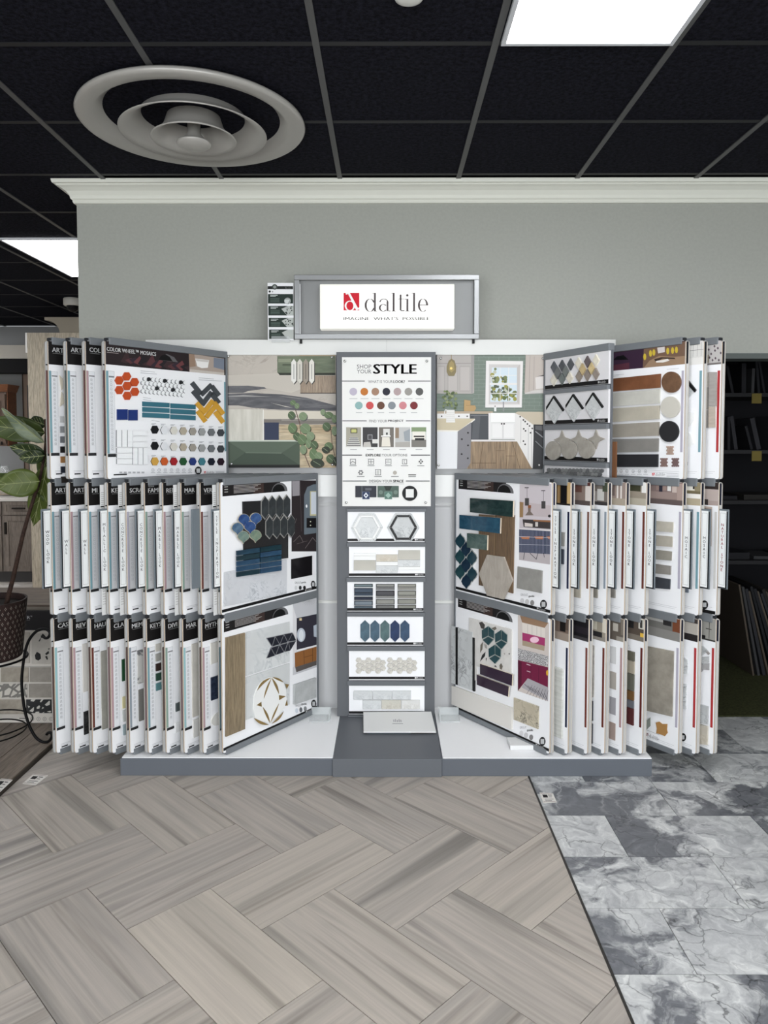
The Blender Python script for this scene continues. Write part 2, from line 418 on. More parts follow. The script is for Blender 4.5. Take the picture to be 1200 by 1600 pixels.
# pale patterned floor in the room behind
bf = struct(MB().box((-7, 4.9, -.006), (-1.9, 9.1, .002), speckled((168, 160, 152), (196, 190, 184), 3, .5, (3, 8, 1), name='pale_floor')).build('floor_rear'))
r = random.Random(3)
TW = [flat((188, 182, 176), .5), flat((170, 163, 156), .5), flat((204, 199, 194), .5)]
for i in range(10):
    for j in range(9):
        x = -4.9+i*.2; y = 6.0+j*.22
        MB().hexa([(x+a*.1+b*.05, y+a*.1-b*.05, z) for z in (.002, .005) for a, b in ((-1, -1), (1, -1), (1, 1), (-1, 1))], TW[r.randrange(3)]).build('floor_tile', bf)

# ---- ceiling: black mineral tiles in a dark metal grid
CT, nt, b = newmat('black_ceiling_tile')
vv = coords(nt, (1, 1, 1)); nn = noise(nt, vv, 55, 4, .7)
link(nt, ramp(nt, nn, [(.35, (13, 13, 18)), (.65, (36, 36, 46))]), b.inputs['Base Color']); b.inputs['Roughness'].default_value = .95; b.inputs['Specular IOR Level'].default_value = .08
bump(nt, b, nn, 1.0, .012)
GRID = flat((80, 80, 80), .45, .0, .4)
ceiling = struct(MB().box((-7, -3.6, HC+.30), (3.4, 9.2, HC+.36), flat((10, 10, 12), .9)).build('ceiling'))
gx0, gp, gy0 = -.252, .639, 2.665
tile_me = MB().box((-gp/2+.006, -gp/2+.006, 0), (gp/2-.006, gp/2-.006, .011), CT)
proto = None
DX, DY, DR = -.845, 3.262, .41                         # the air diffuser's opening
def outside_disc(x, y): return math.hypot(x-DX, y-DY) > DR
for i in range(-11, 6):
    for j in range(-10, 11):
        cx, cy = gx0+gp*(i+.5), gy0+gp*(j+.5)
        if cy < -.6 or cx > 3.2 or cx < -6.8 or cy > 8.9: continue
        if cy > 4.2 and cx > -1.5: continue
        h = gp/2-.006; sq_ = [(cx-h, cy-h), (cx+h, cy-h), (cx+h, cy+h), (cx-h, cy+h)]
        if not all(outside_disc(*p) for p in sq_):     # a tile cut round the diffuser neck
            pts = []
            for q in range(4):
                a, b2 = sq_[q], sq_[(q+1) % 4]
                for t in range(40):
                    p = (a[0]+(b2[0]-a[0])*t/40, a[1]+(b2[1]-a[1])*t/40)
                    if outside_disc(*p) and (t == 0 or True): pts.append(p)
                    else:
                        dd_ = math.hypot(p[0]-DX, p[1]-DY) or 1
                        pts.append((DX+(p[0]-DX)/dd_*DR, DY+(p[1]-DY)/dd_*DR))
            MB().prism_z([(p[0]-cx, p[1]-cy) for p in pts], 0, .011, CT).build('ceiling_tile', ceiling, loc=(cx, cy, HC+.001)); continue
        if proto is None: o = proto = tile_me.build('ceiling_tile', ceiling, loc=(cx, cy, HC+.001))
        else: o = proto.copy(); COL.objects.link(o); o.parent = ceiling; o.location = (cx, cy, HC+.001)
wl_ = -1.7
for i in range(-10, 6):
    x = gx0+gp*i
    cut = math.sqrt(DR*DR-(x-DX)**2) if abs(x-DX) < DR else 0
    for ya, yb in (((-3.5, DY-cut), (DY+cut, 4.08)) if cut else ((-3.5, 4.08 if x > wl_ else 9.1),)): MB().box((x-.0125, ya, HC-.004), (x+.0125, yb, HC+.004), GRID).build('grid_runner', ceiling)
for j in range(-10, 11):
    y = gy0+gp*j
    if y > 9.1: continue
    cut = math.sqrt(DR*DR-(y-DY)**2) if abs(y-DY) < DR else 0; xe = 3.35 if y < 4.1 else -1.7
    for xa, xb in (((-6.9, DX-cut), (DX+cut, xe)) if cut else ((-6.9, xe),)): MB().box((xa, y-.0125, HC-.002), (xb, y+.0125, HC+.005), flat((30, 30, 33), .5)).build('cross_runner', ceiling)  # same metal as the grid runners, its shade painted in as a darker grey

# ---- walls
OPX = 1.52                                             # left jamb of the store-room opening
hz = onY(1200, 552, WY).z
wl = onY(121.5, 410, WY).x
bw = MB().box((wl, WY, 0), (OPX, WY+.14, HC+.01), WALLPAINT); bw.box((OPX, WY, hz), (3.4, WY+.14, HC+.01), WALLPAINT)
struct(bw.build('wall_back'))
struct(MB().box((OPX, WY-.002, hz-.03), (3.4, WY+.14, hz), flat((92, 97, 95), .6)).build('trim_2'))
# crown moulding with its return at the free end
prof = [(.0, HC-.105), (.012, HC-.105), (.016, HC-.097), (.016, HC-.088), (.024, HC-.083), (.028, HC-.066), (.042, HC-.046), (.062, HC-.033), (.078, HC-.026), (.082, HC-.02), (.094, HC-.018), (.098, HC-.004), (.098, HC+.002), (0, HC+.002)]
mb = MB(); rings = []
for pt in ((3.4, WY, 0, -1), (wl, WY, -1, -1), (wl, WY+.14, -1, 1), (OPX-.2, WY+.14, 0, 1)):
    rings.append([(pt[0]+o*pt[2], pt[1]+o*pt[3], z) for o, z in prof])
n = len(prof); vs = [p for rg in rings for p in rg]
mb.add(vs, [(a*n+i, a*n+(i+1) % n, (a+1)*n+(i+1) % n, (a+1)*n+i) for a in range(3) for i in range(n)], flat((224, 224, 214), .45))
struct(mb.build('trim_crown'))
struct(MB().box((3.4, -3.6, 0), (3.5, 9.2, HC+.01), WALLPAINT).build('wall_right'))
struct(MB().box((-7.1, -3.6, 0), (-7, 9.2, HC+.01), WALLPAINT).build('wall_left'))
struct(MB().box((-7, 9.2, 0), (3.4, 9.3, HC+.01), flat((150, 150, 150), .8)).build('wall_far'))
fwm = MB().box((-7, -3.7, 0), (3.4, -3.6, .35), WALLPAINT); fwm.box((-7, -3.7, 2.65), (3.4, -3.6, HC+.01), WALLPAINT)
for a, b2 in ((-7, -4.15), (-1.85, -1.45), (.85, 1.05), (3.35, 3.4)): fwm.box((a, -3.7, .35), (b2, -3.6, 2.65), WALLPAINT)
struct(fwm.build('wall_front'))
for i, (a, b2) in enumerate(((-4.15, -1.85), (-1.45, .85), (1.05, 3.35))):
    wf = MB()
    for q in (a, (a+b2)/2-.02, b2-.04): wf.box((q, -3.67, .35), (q+.04, -3.62, 2.65), flat((60, 62, 64), .4, .5))
    for q in (.35, 2.61): wf.box((a, -3.67, q), (b2, -3.62, q+.04), flat((60, 62, 64), .4, .5))
    w_ = struct(wf.build('window_%d' % (i+1)))
    MB().box((a+.04, -3.648, .39), (b2-.04, -3.642, 2.61), glassy('window_glass', (240, 245, 245), .02, .12)).build('pane', w_)

# ---- store room seen through the opening at the right
DARK = flat((20, 20, 24), .85)  # the store room's lack of light is put into its dark colours
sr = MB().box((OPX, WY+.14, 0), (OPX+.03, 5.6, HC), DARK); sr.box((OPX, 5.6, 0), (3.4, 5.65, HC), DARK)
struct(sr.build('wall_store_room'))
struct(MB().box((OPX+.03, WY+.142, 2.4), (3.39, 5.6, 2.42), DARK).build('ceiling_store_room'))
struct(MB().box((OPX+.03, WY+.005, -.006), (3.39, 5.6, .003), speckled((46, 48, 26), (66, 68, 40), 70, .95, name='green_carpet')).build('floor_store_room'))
SY0, SY1 = 4.82, 5.3
shelf = empty('store_shelf', 'black shelving unit full of tile samples in the dark store room', 'shelf', (2.5, SY1, 0))
SHM = flat((34, 34, 36), .7)
sz = [onY(1185, y, SY0).z for y in (617, 706, 785, 879)]
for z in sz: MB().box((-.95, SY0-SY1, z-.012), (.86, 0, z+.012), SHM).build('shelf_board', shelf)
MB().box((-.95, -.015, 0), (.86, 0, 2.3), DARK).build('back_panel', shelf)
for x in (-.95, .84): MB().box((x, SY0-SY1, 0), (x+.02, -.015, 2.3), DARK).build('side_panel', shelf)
DM = [flat(c, .7) for c in ((26, 26, 30), (40, 40, 44), (22, 23, 27), (54, 54, 56), (34, 32, 30))]
rr = random.Random(11)
names = ['top', 'second', 'third', 'fourth']
for k, z in enumerate(sz):
    x = 1.75; q = 0
    while x < 3.2 and q < 14:
        q += 1
        lean = rr.uniform(-.35, .05); h = rr.uniform(.16, .26); th = rr.uniform(.012, .03); dp = rr.uniform(.2, .3)
        if k in (2, 3):                                  # loose flat stacks
            w_ = rr.uniform(.14, .28); hh = rr.uniform(.012, .05); lift = 0
            m_ = MB().box((-w_/2, -dp/2, 0), (w_/2, dp/2, hh), DM[rr.randrange(5)])
            o = m_.build('tile_sample', None, loc=(x+w_/2, SY0+.06+dp/2, z+.0125), rot=(0, 0, rr.uniform(-.06, .06))); x += w_*1.15
        else:
            m_ = MB().box((0, -dp/2, 0), (th, dp/2, h), DM[rr.randrange(5)])
            o = m_.build('tile_sample', None, loc=(x, SY0+.05+dp/2, z+.0125-min(0, math.sin(lean))*0+ (abs(math.sin(lean))*th if lean > 0 else 0)), rot=(0, lean, 0)); x += th/math.cos(lean)+rr.uniform(.02, .09)
        tag(o, 'dark tile sample %s on the %s store-room shelf' % ('lying flat' if k in (2, 3) else 'leaning upright', names[k]), 'tile sample', 'tile samples on the %s store-room shelf' % names[k])
for i, yy in enumerate((622, 712)):
    p = onY(1182, yy, SY0)
    tag(MB().box((-.032, -.003, -.035), (.032, 0, .03), flat((104, 92, 46), .8)).build('sticky_note', None, loc=(p.x, SY0-.0005, p.z)), 'yellow sticky note on the %s dark shelf edge' % ('upper', 'lower')[i], 'sticky note')  # yellow darkened to carry the unlit room
for k in range(15):                                     # boards leaning under the lowest shelf
    p = onZ(1118+k*7.2, 1022, 0); ln = math.radians(-(10+k*1.4)); h = .62-.012*(k % 4)
    m_ = MB().box((0, -.25, 0), (.012+.004*(k % 3), .25, h), DM[(k*3) % 5] if k % 3 else flat((74, 66, 58), .7))
    o = m_.build('leaning_board', None, loc=(p.x+.02, 5.06, .004), rot=(0, ln, 0))
    tag(o, 'thin dark sample board leaning below the lowest store-room shelf', 'sample board', 'boards leaning on the store-room floor')

# ================================================================== THE TILE DISPLAY
BY, BH, BF = 4.0, .085, 3.354                         # back panel face, plinth height, plinth front
rack = empty('display_rack', 'grey and white tile display stand with wide plinth, back panel and central column', 'display stand', (0, 4.05, 0))
def rk(mb, name, **kw): return mb.build(name, rack, loc=(0, -4.05, 0), **kw)
PLF = flat((97, 101, 108), .4); PLT = flat((246, 246, 247), .35)
for a, b2 in ((-1.250, -.252), (.258, 1.243)):
    rk(MB().box((a, BF, 0), (b2, 4.075, BH-.004), PLF), 'plinth', bevel=.002)
    rk(MB().box((a+.006, BF+.008, BH-.004), (b2, 4.075, BH), PLT), 'plinth_top')
rk(MB().box((-.2522, BF-.012, 0), (.2582, 3.89, BH+.002), GREY), 'centre_plinth', bevel=.002)
PAN = flat((196, 196, 197), .5)
rk(MB().box((-1.295, BY, BH), (1.228, 4.085, 2.06), PAN), 'back_panel')
zt = onY(605, 531, BY-.05).z
rk(MB().box((-1.295, BY-.055, 2.032), (-.0005, BY+.06, zt), flat((222, 222, 219), .4)), 'top_rail')
rk(MB().box((.0005, BY-.055, 2.032), (1.228, BY+.06, zt), flat((222, 222, 219), .4)), 'top_rail')
rk(MB().box((-1.295, BY-.035, onY(510, 776, BY-.035).z), (1.228, BY, onY(510, 742, BY-.035).z), flat((232, 232, 230), .4)), 'mid_rail')
rk(MB().box((-1.295, BY-.010, onY(510, 790, BY).z), (1.228, BY, onY(510, 786, BY).z), flat((190, 190, 190), .4)), 'seam_strip')
rk(MB().box((-1.295, BY-.008, onY(510, 942, BY).z), (1.228, BY, onY(510, 938, BY).z), flat((222, 222, 218), .4)), 'seam_strip')
CY = 3.868
rk(MB().box((-.265, CY, BH+.002), (.259, BY, onY(600, 550, CY).z), GREYD), 'column', bevel=.002)
# ledges on the column under and above every strip
f6 = lambda p: onY(520+p[0]*.14167, 790+p[1]*.14167, CY); f7 = lambda p: onY(520+p[0]*.14167, 950+p[1]*.14167, CY)
for f, ya, yb, xa, xb in ((f6, 30, 66, 155, 1030), (f6, 405, 450, 155, 1022), (f6, 790, 836, 150, 1022), (f7, 44, 88, 155, 1015), (f7, 416, 466, 160, 1015), (f7, 797, 847, 160, 1018), (f7, 1176, 1192, 170, 1012)):
    a, b2 = f((xa, yb)), f((xb, ya))
    rk(MB().box((a.x, CY-.016, a.z), (b2.x, CY, b2.z), flat((104, 107, 111), .4)), 'ledge', bevel=.0015)
# clear acrylic corner brackets on the plinth
for x0_, s_ in ((-.30, -1), (.28, 1)):
    br = MB().box((x0_, 3.79, BH+.001), (x0_+s_*.11, 3.89, BH+.006), glassy()); br.box((x0_, 3.79, BH+.006), (x0_+s_*.006, 3.89, BH+.045), glassy()); br.box((x0_, 3.885, BH+.006), (x0_+s_*.11, 3.89, BH+.045), glassy())
    rk(br, 'acrylic_bracket')

# ---- illuminated sign
SYY = 3.93
a, b2 = onY(460, 430, SYY), onY(748, 530, SYY)
sign = empty('illuminated_sign', 'lit white daltile logo sign in a grey metal frame on the display', 'sign', ((a.x+b2.x)/2, SYY, b2.z))
sx0, sx1, sz1 = a.x-(a.x+b2.x)/2, b2.x-(a.x+b2.x)/2, a.z-b2.z
MET = flat((150, 151, 152), .33, .55)
t = .027
MB().box((sx0, -.012, 0), (sx1, .04, t), MET).box((sx0, -.012, sz1-t), (sx1, .04, sz1), MET).box((sx0, -.012, t), (sx0+t, .04, sz1-t), MET).box((sx1-t, -.012, t), (sx1, .04, sz1-t), MET).build('sign_frame', sign, bevel=.002)
MB().box((sx0+t, .02, t), (sx1-t, .03, sz1-t), flat((132, 133, 133), .4, .2)).build('sign_back', sign)
fs = Fr((sign.location.x, SYY, sign.location.z), 0, -.05)
lz = fs.zoom(490, 435, .225)
(lx0, lz1), (lx1, lz0) = lz((42, 38)), lz((978, 350))
LB, nt, b = newmat('lit_acrylic'); b.inputs['Base Color'].default_value = (.3, .3, .29, 1); b.inputs['Emission Color'].default_value = (1, .995, .97, 1); b.inputs['Emission Strength'].default_value = .82
LBE, nt, b = newmat('lit_acrylic_edge'); b.inputs['Base Color'].default_value = (.45, .45, .42, 1); b.inputs['Emission Color'].default_value = (1, .985, .91, 1); b.inputs['Emission Strength'].default_value = .44
MB().box((lx0, -.045, lz0), (lx1, .019, lz1), LBE).build('light_box', sign, bevel=.004)
MB().box((lx0+.02, -.0475, lz0+.014), (lx1-.02, -.045, lz1-.014), LB).build('diffuser', sign)
P = Print(-.0477); P.conv = None
q0, q1 = lz((208, 230)), lz((798, 100))
RED = flat((206, 22, 44), .5); INK = flat((84, 76, 77), .4)
P.logo(q0[0], q0[1], q1[0], q1[1], INK, RED, 28)
q0, q1 = lz((208, 290)), lz((805, 268)); P.text("IMAGINE  WHAT'S  POSSIBLE", (q0[0], q0[1], q1[0], q1[1]), (110, 106, 104), .012)
P.text("TM", (q1[0]+.002, q1[1]-.004, q1[0]+.008, q1[1]), (150, 146, 144))
P.build(sign, 'lettering')
for x in (470, 785):
    p = onY(min(x, 740), 531, SYY); MB().box((p.x-sign.location.x-.006, 0, -.022), (p.x-sign.location.x+.006, .03, 0), BLACK).build('foot', sign)
MB().tube([(sx0+t+.004, -.016, sz1-.05), (sx0+t+.004, -.016, t)], .0025, WHITE, 6).build('cable', sign)

# ---- leaflet holder beside the sign
fl = Fr((onY(440, 530, SYY).x, SYY, 0), 0); cv = fl.zoom(410, 425, .07187)
(c0, c3), (c1, c2) = cv((112, 235)), cv((680, 1485))
lf = empty('leaflet_card', 'small dark green and white printed card standing beside the lit sign', 'printed card', (fl.O.x, SYY, c2))
MB().box((c0, 0, 0), (c1, .004, c3-c2), WHITE).build('card', lf)
MB().box((c0+.02, -.012, -.012), (c1-.02, .016, .02), glassy()).build('acrylic_holder', lf)
P = Print(0, lambda p: (cv(p)[0], cv(p)[1]-c2)); G = (30, 44, 38)
P.rect(115, 308, 665, 375, (20, 24, 22)); P.circ(268, 325, 62, (60, 66, 62), 9); P.circ(268, 325, 34, (140, 146, 142), 12)
P.text('WORKS', (490, 360, 630, 330), (210, 214, 212), .01)
for i, (ya, yb) in enumerate(((478, 685), (738, 945), (998, 1200), (1252, 1455))):
    P.rect(122+i*8, ya, 668+i*4, yb, G)
    for q in range(2): P.rect(170+i*8, ya+22+q*26, 330+i*8-40*q, ya+34+q*26, (196, 202, 198))
    for q in range(4): P.rect(170+i*8, ya+95+q*24, 370+i*8, ya+103+q*24, (92, 108, 100))
    if i == 0: P.circ(548, 630, 72, (150, 154, 152)); P.poly([(480, 600), (600, 600), (540, 700), (480, 660)], (200, 204, 202))
    else:
        P.poly([(405+i*6, ya+65), (560, ya), (680, ya), (680, yb), (540, yb)], (176, 180, 176))
        if i < 3:
            rq = random.Random(i)
            for q in range(14): P.circ(rq.uniform(500, 665), rq.uniform(ya+15, yb-40), rq.uniform(8, 20), (40, 44, 42), 6)
P.circ(160, 425, 24, (28, 30, 30), 8); P.circ(222, 430, 12, (60, 62, 62), 6)
P.build(lf)

# ---- the style poster on the column
def screws(parent, pts, y, r=.007):
    for u, v in pts: MB().lathe([(0, .012), (r*.8, .012), (r, .009), (r, 0)], flat((190, 190, 188), .25, .8), 14).build('screw', parent, loc=(u, y, v), rot=(math.pi/2, 0, 0), smooth=True)
fp = Fr((-.003, CY-.010, 0), 0)
cv = fp.zoom(520, 540, .1625)
(u0, v1), (u1, v0) = cv((88, 112)), cv((942, 1545))
po = empty('style_poster', 'white SHOP YOUR STYLE poster board screwed to the grey column', 'poster', (-.003, CY-.010, v0))
MB().box((u0, 0, 0), (u1, .009, v1-v0), flat((228, 227, 224), .45)).build('board', po)
P = Print(0, lambda p: (cv(p)[0], cv(p)[1]-v0))
K = (58, 58, 60)
P.text('SHOP', (232, 222, 370, 182), (80, 80, 82)); P.text('YOUR', (232, 268, 370, 230), (80, 80, 82)); P.text('STYLE', (392, 272, 802, 178), (28, 28, 30), .03)
P.rect(88, 337, 308, 345, K); P.rect(724, 337, 942, 345, K); P.text('WHAT IS YOUR', (340, 360, 575, 333), (90, 90, 92)); P.text('LOOK?', (583, 360, 692, 333), (50, 50, 52), .03)
for i, c in enumerate(((182, 174, 190), (186, 112, 44), (156, 122, 100), (34, 34, 48), (170, 150, 150), (148, 144, 138), (84, 84, 82))): P.circ(197+i*106, 443, 37, c, 24); P.rect(160+i*106, 507, 236+i*106, 513, (176, 176, 176))
for i, c in enumerate(((136, 170, 168), (196, 78, 78), (98, 64, 48), (128, 134, 140), (198, 128, 134), (116, 40, 44))): P.circ(250+i*106, 576, 37, c, 24); P.rect(222+i*106, 641, 282+i*106, 647, (176, 176, 176))
P.rect(92, 720, 326, 728, K); P.rect(702, 720, 938, 728, K); P.text('FIND YOUR', (350, 738, 522, 713), (90, 90, 92)); P.text('PROJECT', (532, 738, 680, 713), (50, 50, 52), .03)
px_ = (128, 288, 443, 600, 756)
P.rect(128, 785, 272, 976, (160, 156, 142)); P.rect(170, 797, 236, 842, (60, 56, 44)); P.rect(178, 804, 228, 836, (190, 190, 120)); P.poly([(165, 880), (240, 880), (272, 976), (128, 976)], (205, 203, 198))
for q in range(5): P.poly([(165-q*7, 885+q*18), (240+q*6, 885+q*18), (243+q*6, 893+q*18), (160-q*7, 893+q*18)], (62, 62, 64))
P.rect(288, 785, 431, 976, (58, 57, 58)); P.rect(334, 855, 382, 905, (140, 140, 142)); P.rect(341, 862, 375, 898, (74, 73, 74)); P.rect(380, 900, 431, 940, (214, 212, 208)); P.poly([(300, 930), (360, 925), (370, 976), (290, 976)], (190, 186, 180))
P.rect(443, 785, 586, 976, (110, 104, 98)); P.rect(485, 800, 548, 866, (214, 212, 208)); P.rect(465, 864, 555, 876, (236, 234, 230)); P.poly([(475, 880), (545, 880), (556, 970), (468, 970)], (222, 216, 204)); P.rect(512, 836, 528, 858, (40, 40, 40))
P.rect(600, 785, 744, 976, (186, 186, 184)); P.rect(600, 790, 636, 890, (140, 122, 104)); P.poly([(680, 830), (744, 800), (744, 920), (690, 915)], (150, 156, 160)); P.poly([(600, 930), (744, 925), (744, 976), (600, 976)], (168, 164, 158))
P.rect(756, 785, 898, 976, (190, 196, 190)); P.rect(756, 785, 898, 830, (128, 146, 110)); P.rect(765, 826, 890, 905, (226, 222, 212)); P.rect(778, 866, 880, 880, (60, 56, 52)); P.rect(756, 905, 898, 976, (120, 116, 110)); P.rect(790, 890, 880, 912, (44, 44, 42))
for i in range(5): P.rect(px_[i]+40, 997, px_[i]+104, 1003, (160, 160, 160))
P.rect(92, 1049, 280, 1057, K); P.rect(750, 1049, 936, 1057, K); P.text('EXPLORE', (318, 1065, 462, 1040), (50, 50, 52), .03); P.text('YOUR OPTIONS', (472, 1065, 716, 1040), (90, 90, 92))
IC = (120, 120, 120)
def sq(cx, cy, r, w=5):
    for a, b3, c3, d3 in ((-r, -r, r, -r+w), (-r, r-w, r, r), (-r, -r, -r+w, r), (r-w, -r, r, r)): P.rect(cx+a, cy+b3, cx+c3, cy+d3, IC)
for i, cx in enumerate((194, 368, 534, 690)): sq(cx, 1117, 28 if i != 3 else 24); P.rect(cx-34, 1152, cx+34, 1158, (130, 130, 130))
P.line([(172, 1130), (190, 1112), (216, 1128)], 6, IC); P.line([(345, 1117), (392, 1117)], 5, IC); P.line([(368, 1098), (368, 1136)], 5, IC); P.rect(516, 1106, 545, 1110, IC); P.rect(512, 1120, 552, 1124, IC); P.line([(690, 1096), (684, 1120), (700, 1138)], 4, IC)
for dx, dy in ((0, -16), (-14, 0), (14, 0), (0, 16)): P.poly([(846+dx, 1115+dy-10), (846+dx+10, 1115+dy), (846+dx, 1115+dy+10), (846+dx-10, 1115+dy)], (90, 90, 90))
P.rect(812, 1152, 880, 1158, (130, 130, 130))
for k in range(6): P.circ(269+17*math.cos(k*1.047), 1220+17*math.sin(k*1.047), 8, (110, 110, 110), 8)
sq(435, 1217, 28); P.rect(422, 1200, 446, 1236, (200, 200, 196)); P.circ(597, 1222, 19, (176, 170, 160)); P.line([(726, 1242), (800, 1242)], 9, (110, 108, 104))
for cx in (269, 435, 597, 763): P.rect(cx-36, 1255, cx+36, 1261, (130, 130, 130))
P.rect(96, 1298, 326, 1306, K); P.rect(702, 1298, 932, 1306, K); P.text('DESIGN YOUR', (350, 1315, 570, 1290), (90, 90, 92)); P.text('SPACE', (580, 1315, 680, 1290), (50, 50, 52), .03)
P.rect(345, 1326, 686, 1331, (190, 190, 190))
P.rect(217, 1348, 420, 1458, (48, 50, 58)); P.rect(276, 1348, 284, 1458, (92, 94, 100)); P.rect(312, 1368, 372, 1392, (90, 92, 100)); P.rect(284, 1404, 354, 1476, (92, 104, 130)); P.rect(288, 1408, 350, 1472, (40, 52, 84)); P.poly([(319, 1412), (342, 1440), (319, 1468), (296, 1440)], (220, 224, 230)); P.poly([(319, 1428), (330, 1440), (319, 1452), (308, 1440)], (40, 52, 84))
P.rect(430, 1348, 634, 1458, (78, 94, 86)); P.poly([(490, 1348), (570, 1348), (550, 1392), (510, 1392)], (44, 52, 48)); P.circ(462, 1410, 20, (108, 124, 114)); P.circ(604, 1410, 20, (108, 124, 114)); P.rect(497, 1404, 570, 1476, (120, 148, 136)); P.rect(501, 1408, 566, 1472, (84, 116, 104)); P.poly([(533, 1412), (560, 1440), (533, 1468), (506, 1440)], (150, 176, 164))
P.circ(740, 1420, 73, (22, 22, 23), 36); P.rect(702, 1380, 778, 1460, (222, 222, 220))
P.build(po)
screws(po, [(cv(p)[0], cv(p)[1]-v0) for p in ((117, 150), (903, 150), (130, 1508), (893, 1508))], 0)

# ---- lifestyle prints on the back panel
PY = 3.958
def lifestyle(name, label, zx, corners):
    fr = Fr((0, PY, 0), 0); cvz = fr.zoom(zx, 530, .15)
    (a0, b1), (a1, b0) = cvz(corners[0]), cvz(corners[1])
    e = empty(name, label, 'framed print', ((a0+a1)/2, PY, b0))
    hw = (a1-a0)/2; cxm = (a0+a1)/2
    MB().box((-hw, 0, 0), (hw, .006, b1-b0), flat((120, 118, 112), .4)).build('board', e)
    return e, Print(0, lambda p: (cvz(p)[0]-cxm, cvz(p)[1]-b0)), (lambda p: (cvz(p)[0]-cxm, cvz(p)[1]-b0))
e, P, cvz = lifestyle('photo_print', 'square photo print of green tiles, marble and eucalyptus beside the column', 350, ((-60, 145), (1165, 1338)))
STR = marble((182, 173, 162), (146, 137, 126), 6, .4, 'printed_travertine', .06)
P.poly([(-60, 145), (1165, 145), (1165, 1338), (-60, 1338)], STR)
P.poly([(-60, 380), (700, 350), (900, 480), (700, 560), (300, 480), (-60, 470)], (190, 183, 173))
SL = speckled((62, 62, 68), (100, 99, 102), 5, .4, (1, 1, 6), 'printed_slate', 1.0)
P.poly([(-60, 490), (250, 485), (420, 500), (445, 515), (250, 540), (200, 560), (-60, 560)], SL)
P.poly([(-60, 570), (300, 560), (600, 575), (860, 610), (1165, 690), (1165, 745), (900, 745), (600, 735), (300, 715), (150, 690), (-60, 690)], SL)
P.poly([(-60, 600), (200, 580), (500, 600), (200, 600)], (150, 148, 146)); P.poly([(480, 660), (720, 715), (640, 705)], (190, 184, 174)); P.poly([(560, 590), (900, 630), (700, 610)], (170, 166, 160))
P.poly([(410, 740), (1165, 755), (1165, 830), (415, 830)], (204, 196, 182)); P.rect(415, 835, 1165, 885, (118, 112, 106)); P.poly([(600, 838), (900, 845), (1165, 838), (1165, 850), (600, 850)], (146, 140, 132))
P.poly([(560, 890), (1165, 890), (1165, 1338), (780, 1338), (780, 1050), (560, 1050)], wood((170, 146, 108), (206, 190, 160), 'x', 5, .5, 'printed_travertine_wood'))
P.rect(785, 150, 1160, 175, (176, 156, 132)); P.rect(555, 175, 1160, 350, speckled((88, 98, 78), (112, 120, 98), 7, .4, (1, 1, 6), 'printed_green_glaze')); P.poly([(560, 350), (1160, 350), (1160, 374), (580, 374)], (46, 50, 40)); P.rect(565, 205, 700, 240, (134, 140, 118)); P.rect(610, 262, 700, 272, (60, 66, 52))
P.rect(795, 378, 1165, 560, wood((138, 118, 98), (170, 150, 128), 'z', 9, .5, 'printed_oak_strip'))
P.rect(795, 558, 1165, 566, (60, 50, 42))
for i, c in enumerate(((222, 220, 214), (206, 202, 192), (150, 140, 128), (220, 216, 208))):
    x = 728+i*62
    P.poly([(x+6, 212), (x+34, 250), (x+34, 440), (x+6, 474), (x-22, 440), (x-22, 250)], (52, 48, 44))
    P.poly([(x, 205), (x+26, 240), (x+26, 430), (x, 466), (x-27, 430), (x-27, 240)], c); P.rect(x-5, 260, x+4, 415, tuple(int(v*.72) for v in c))
P.rect(-60, 730, 412, 1052, speckled((186, 182, 170), (206, 202, 192), 5, .4, (7, 1, 1), 'printed_linen')); P.rect(406, 735, 414, 1052, (226, 224, 218))
P.rect(420, 868, 572, 1050, (44, 52, 76))
P.rect(-60, 1052, 790, 1066, (190, 196, 184)); P.poly([(-60, 1066), (790, 1066), (790, 1310), (-60, 1310)], (74, 86, 72))
P.poly([(45, 1066), (785, 1066), (600, 1185), (225, 1180)], (86, 98, 84)); P.poly([(225, 1180), (600, 1185), (785, 1310), (45, 1306)], (62, 74, 62)); P.line([(225, 1182), (600, 1186)], 10, (104, 116, 100))
P.rect(-60, 1308, 790, 1338, (24, 26, 24))
STM = (92, 70, 60)
P.line([(745, 735), (790, 880), (800, 980), (840, 1200), (895, 1335)], 9, STM); P.line([(910, 1050), (930, 1220), (960, 1300)], 7, STM); P.line([(1110, 900), (1125, 1080), (1155, 1220)], 7, STM); P.line([(735, 800), (770, 815)], 5, STM)
LC = ((96, 116, 82), (112, 130, 98), (78, 96, 68), (122, 138, 108))
for i, (x, y, a, b3) in enumerate(((718, 662, 30, 28), (760, 695, 26, 30), (703, 792, 38, 42), (823, 803, 44, 44), (713, 925, 46, 54), (848, 930, 56, 54), (757, 1010, 38, 42), (900, 1010, 44, 48), (812, 1045, 48, 56), (880, 1085, 30, 50), (940, 1100, 38, 44), (826, 1150, 36, 48), (930, 1195, 42, 58), (985, 1215, 42, 40), (970, 1290, 70, 46), (1030, 760, 26, 32), (1090, 790, 48, 34), (1150, 830, 30, 42), (1068, 910, 42, 44), (1150, 955, 30, 48), (1090, 1115, 44, 42), (1060, 1150, 42, 34), (1110, 1245, 46, 46), (1155, 1270, 20, 44))):
    P.circ(x+8, y+10, a, (70, 62, 48) if y > 860 else (86, 84, 84), 14, b3); P.circ(x, y, a, LC[i % 4] if i not in (14, 21, 23) else (48, 56, 44), 16, b3); P.line([(x-a*.6, y-b3*.5), (x+a*.5, y+b3*.5)], 4, (140, 152, 122))
P.build(e)
screws(e, [cvz(p) for p in ((48, 178), (1125, 188), (82, 1298), (1130, 1306))], 0)

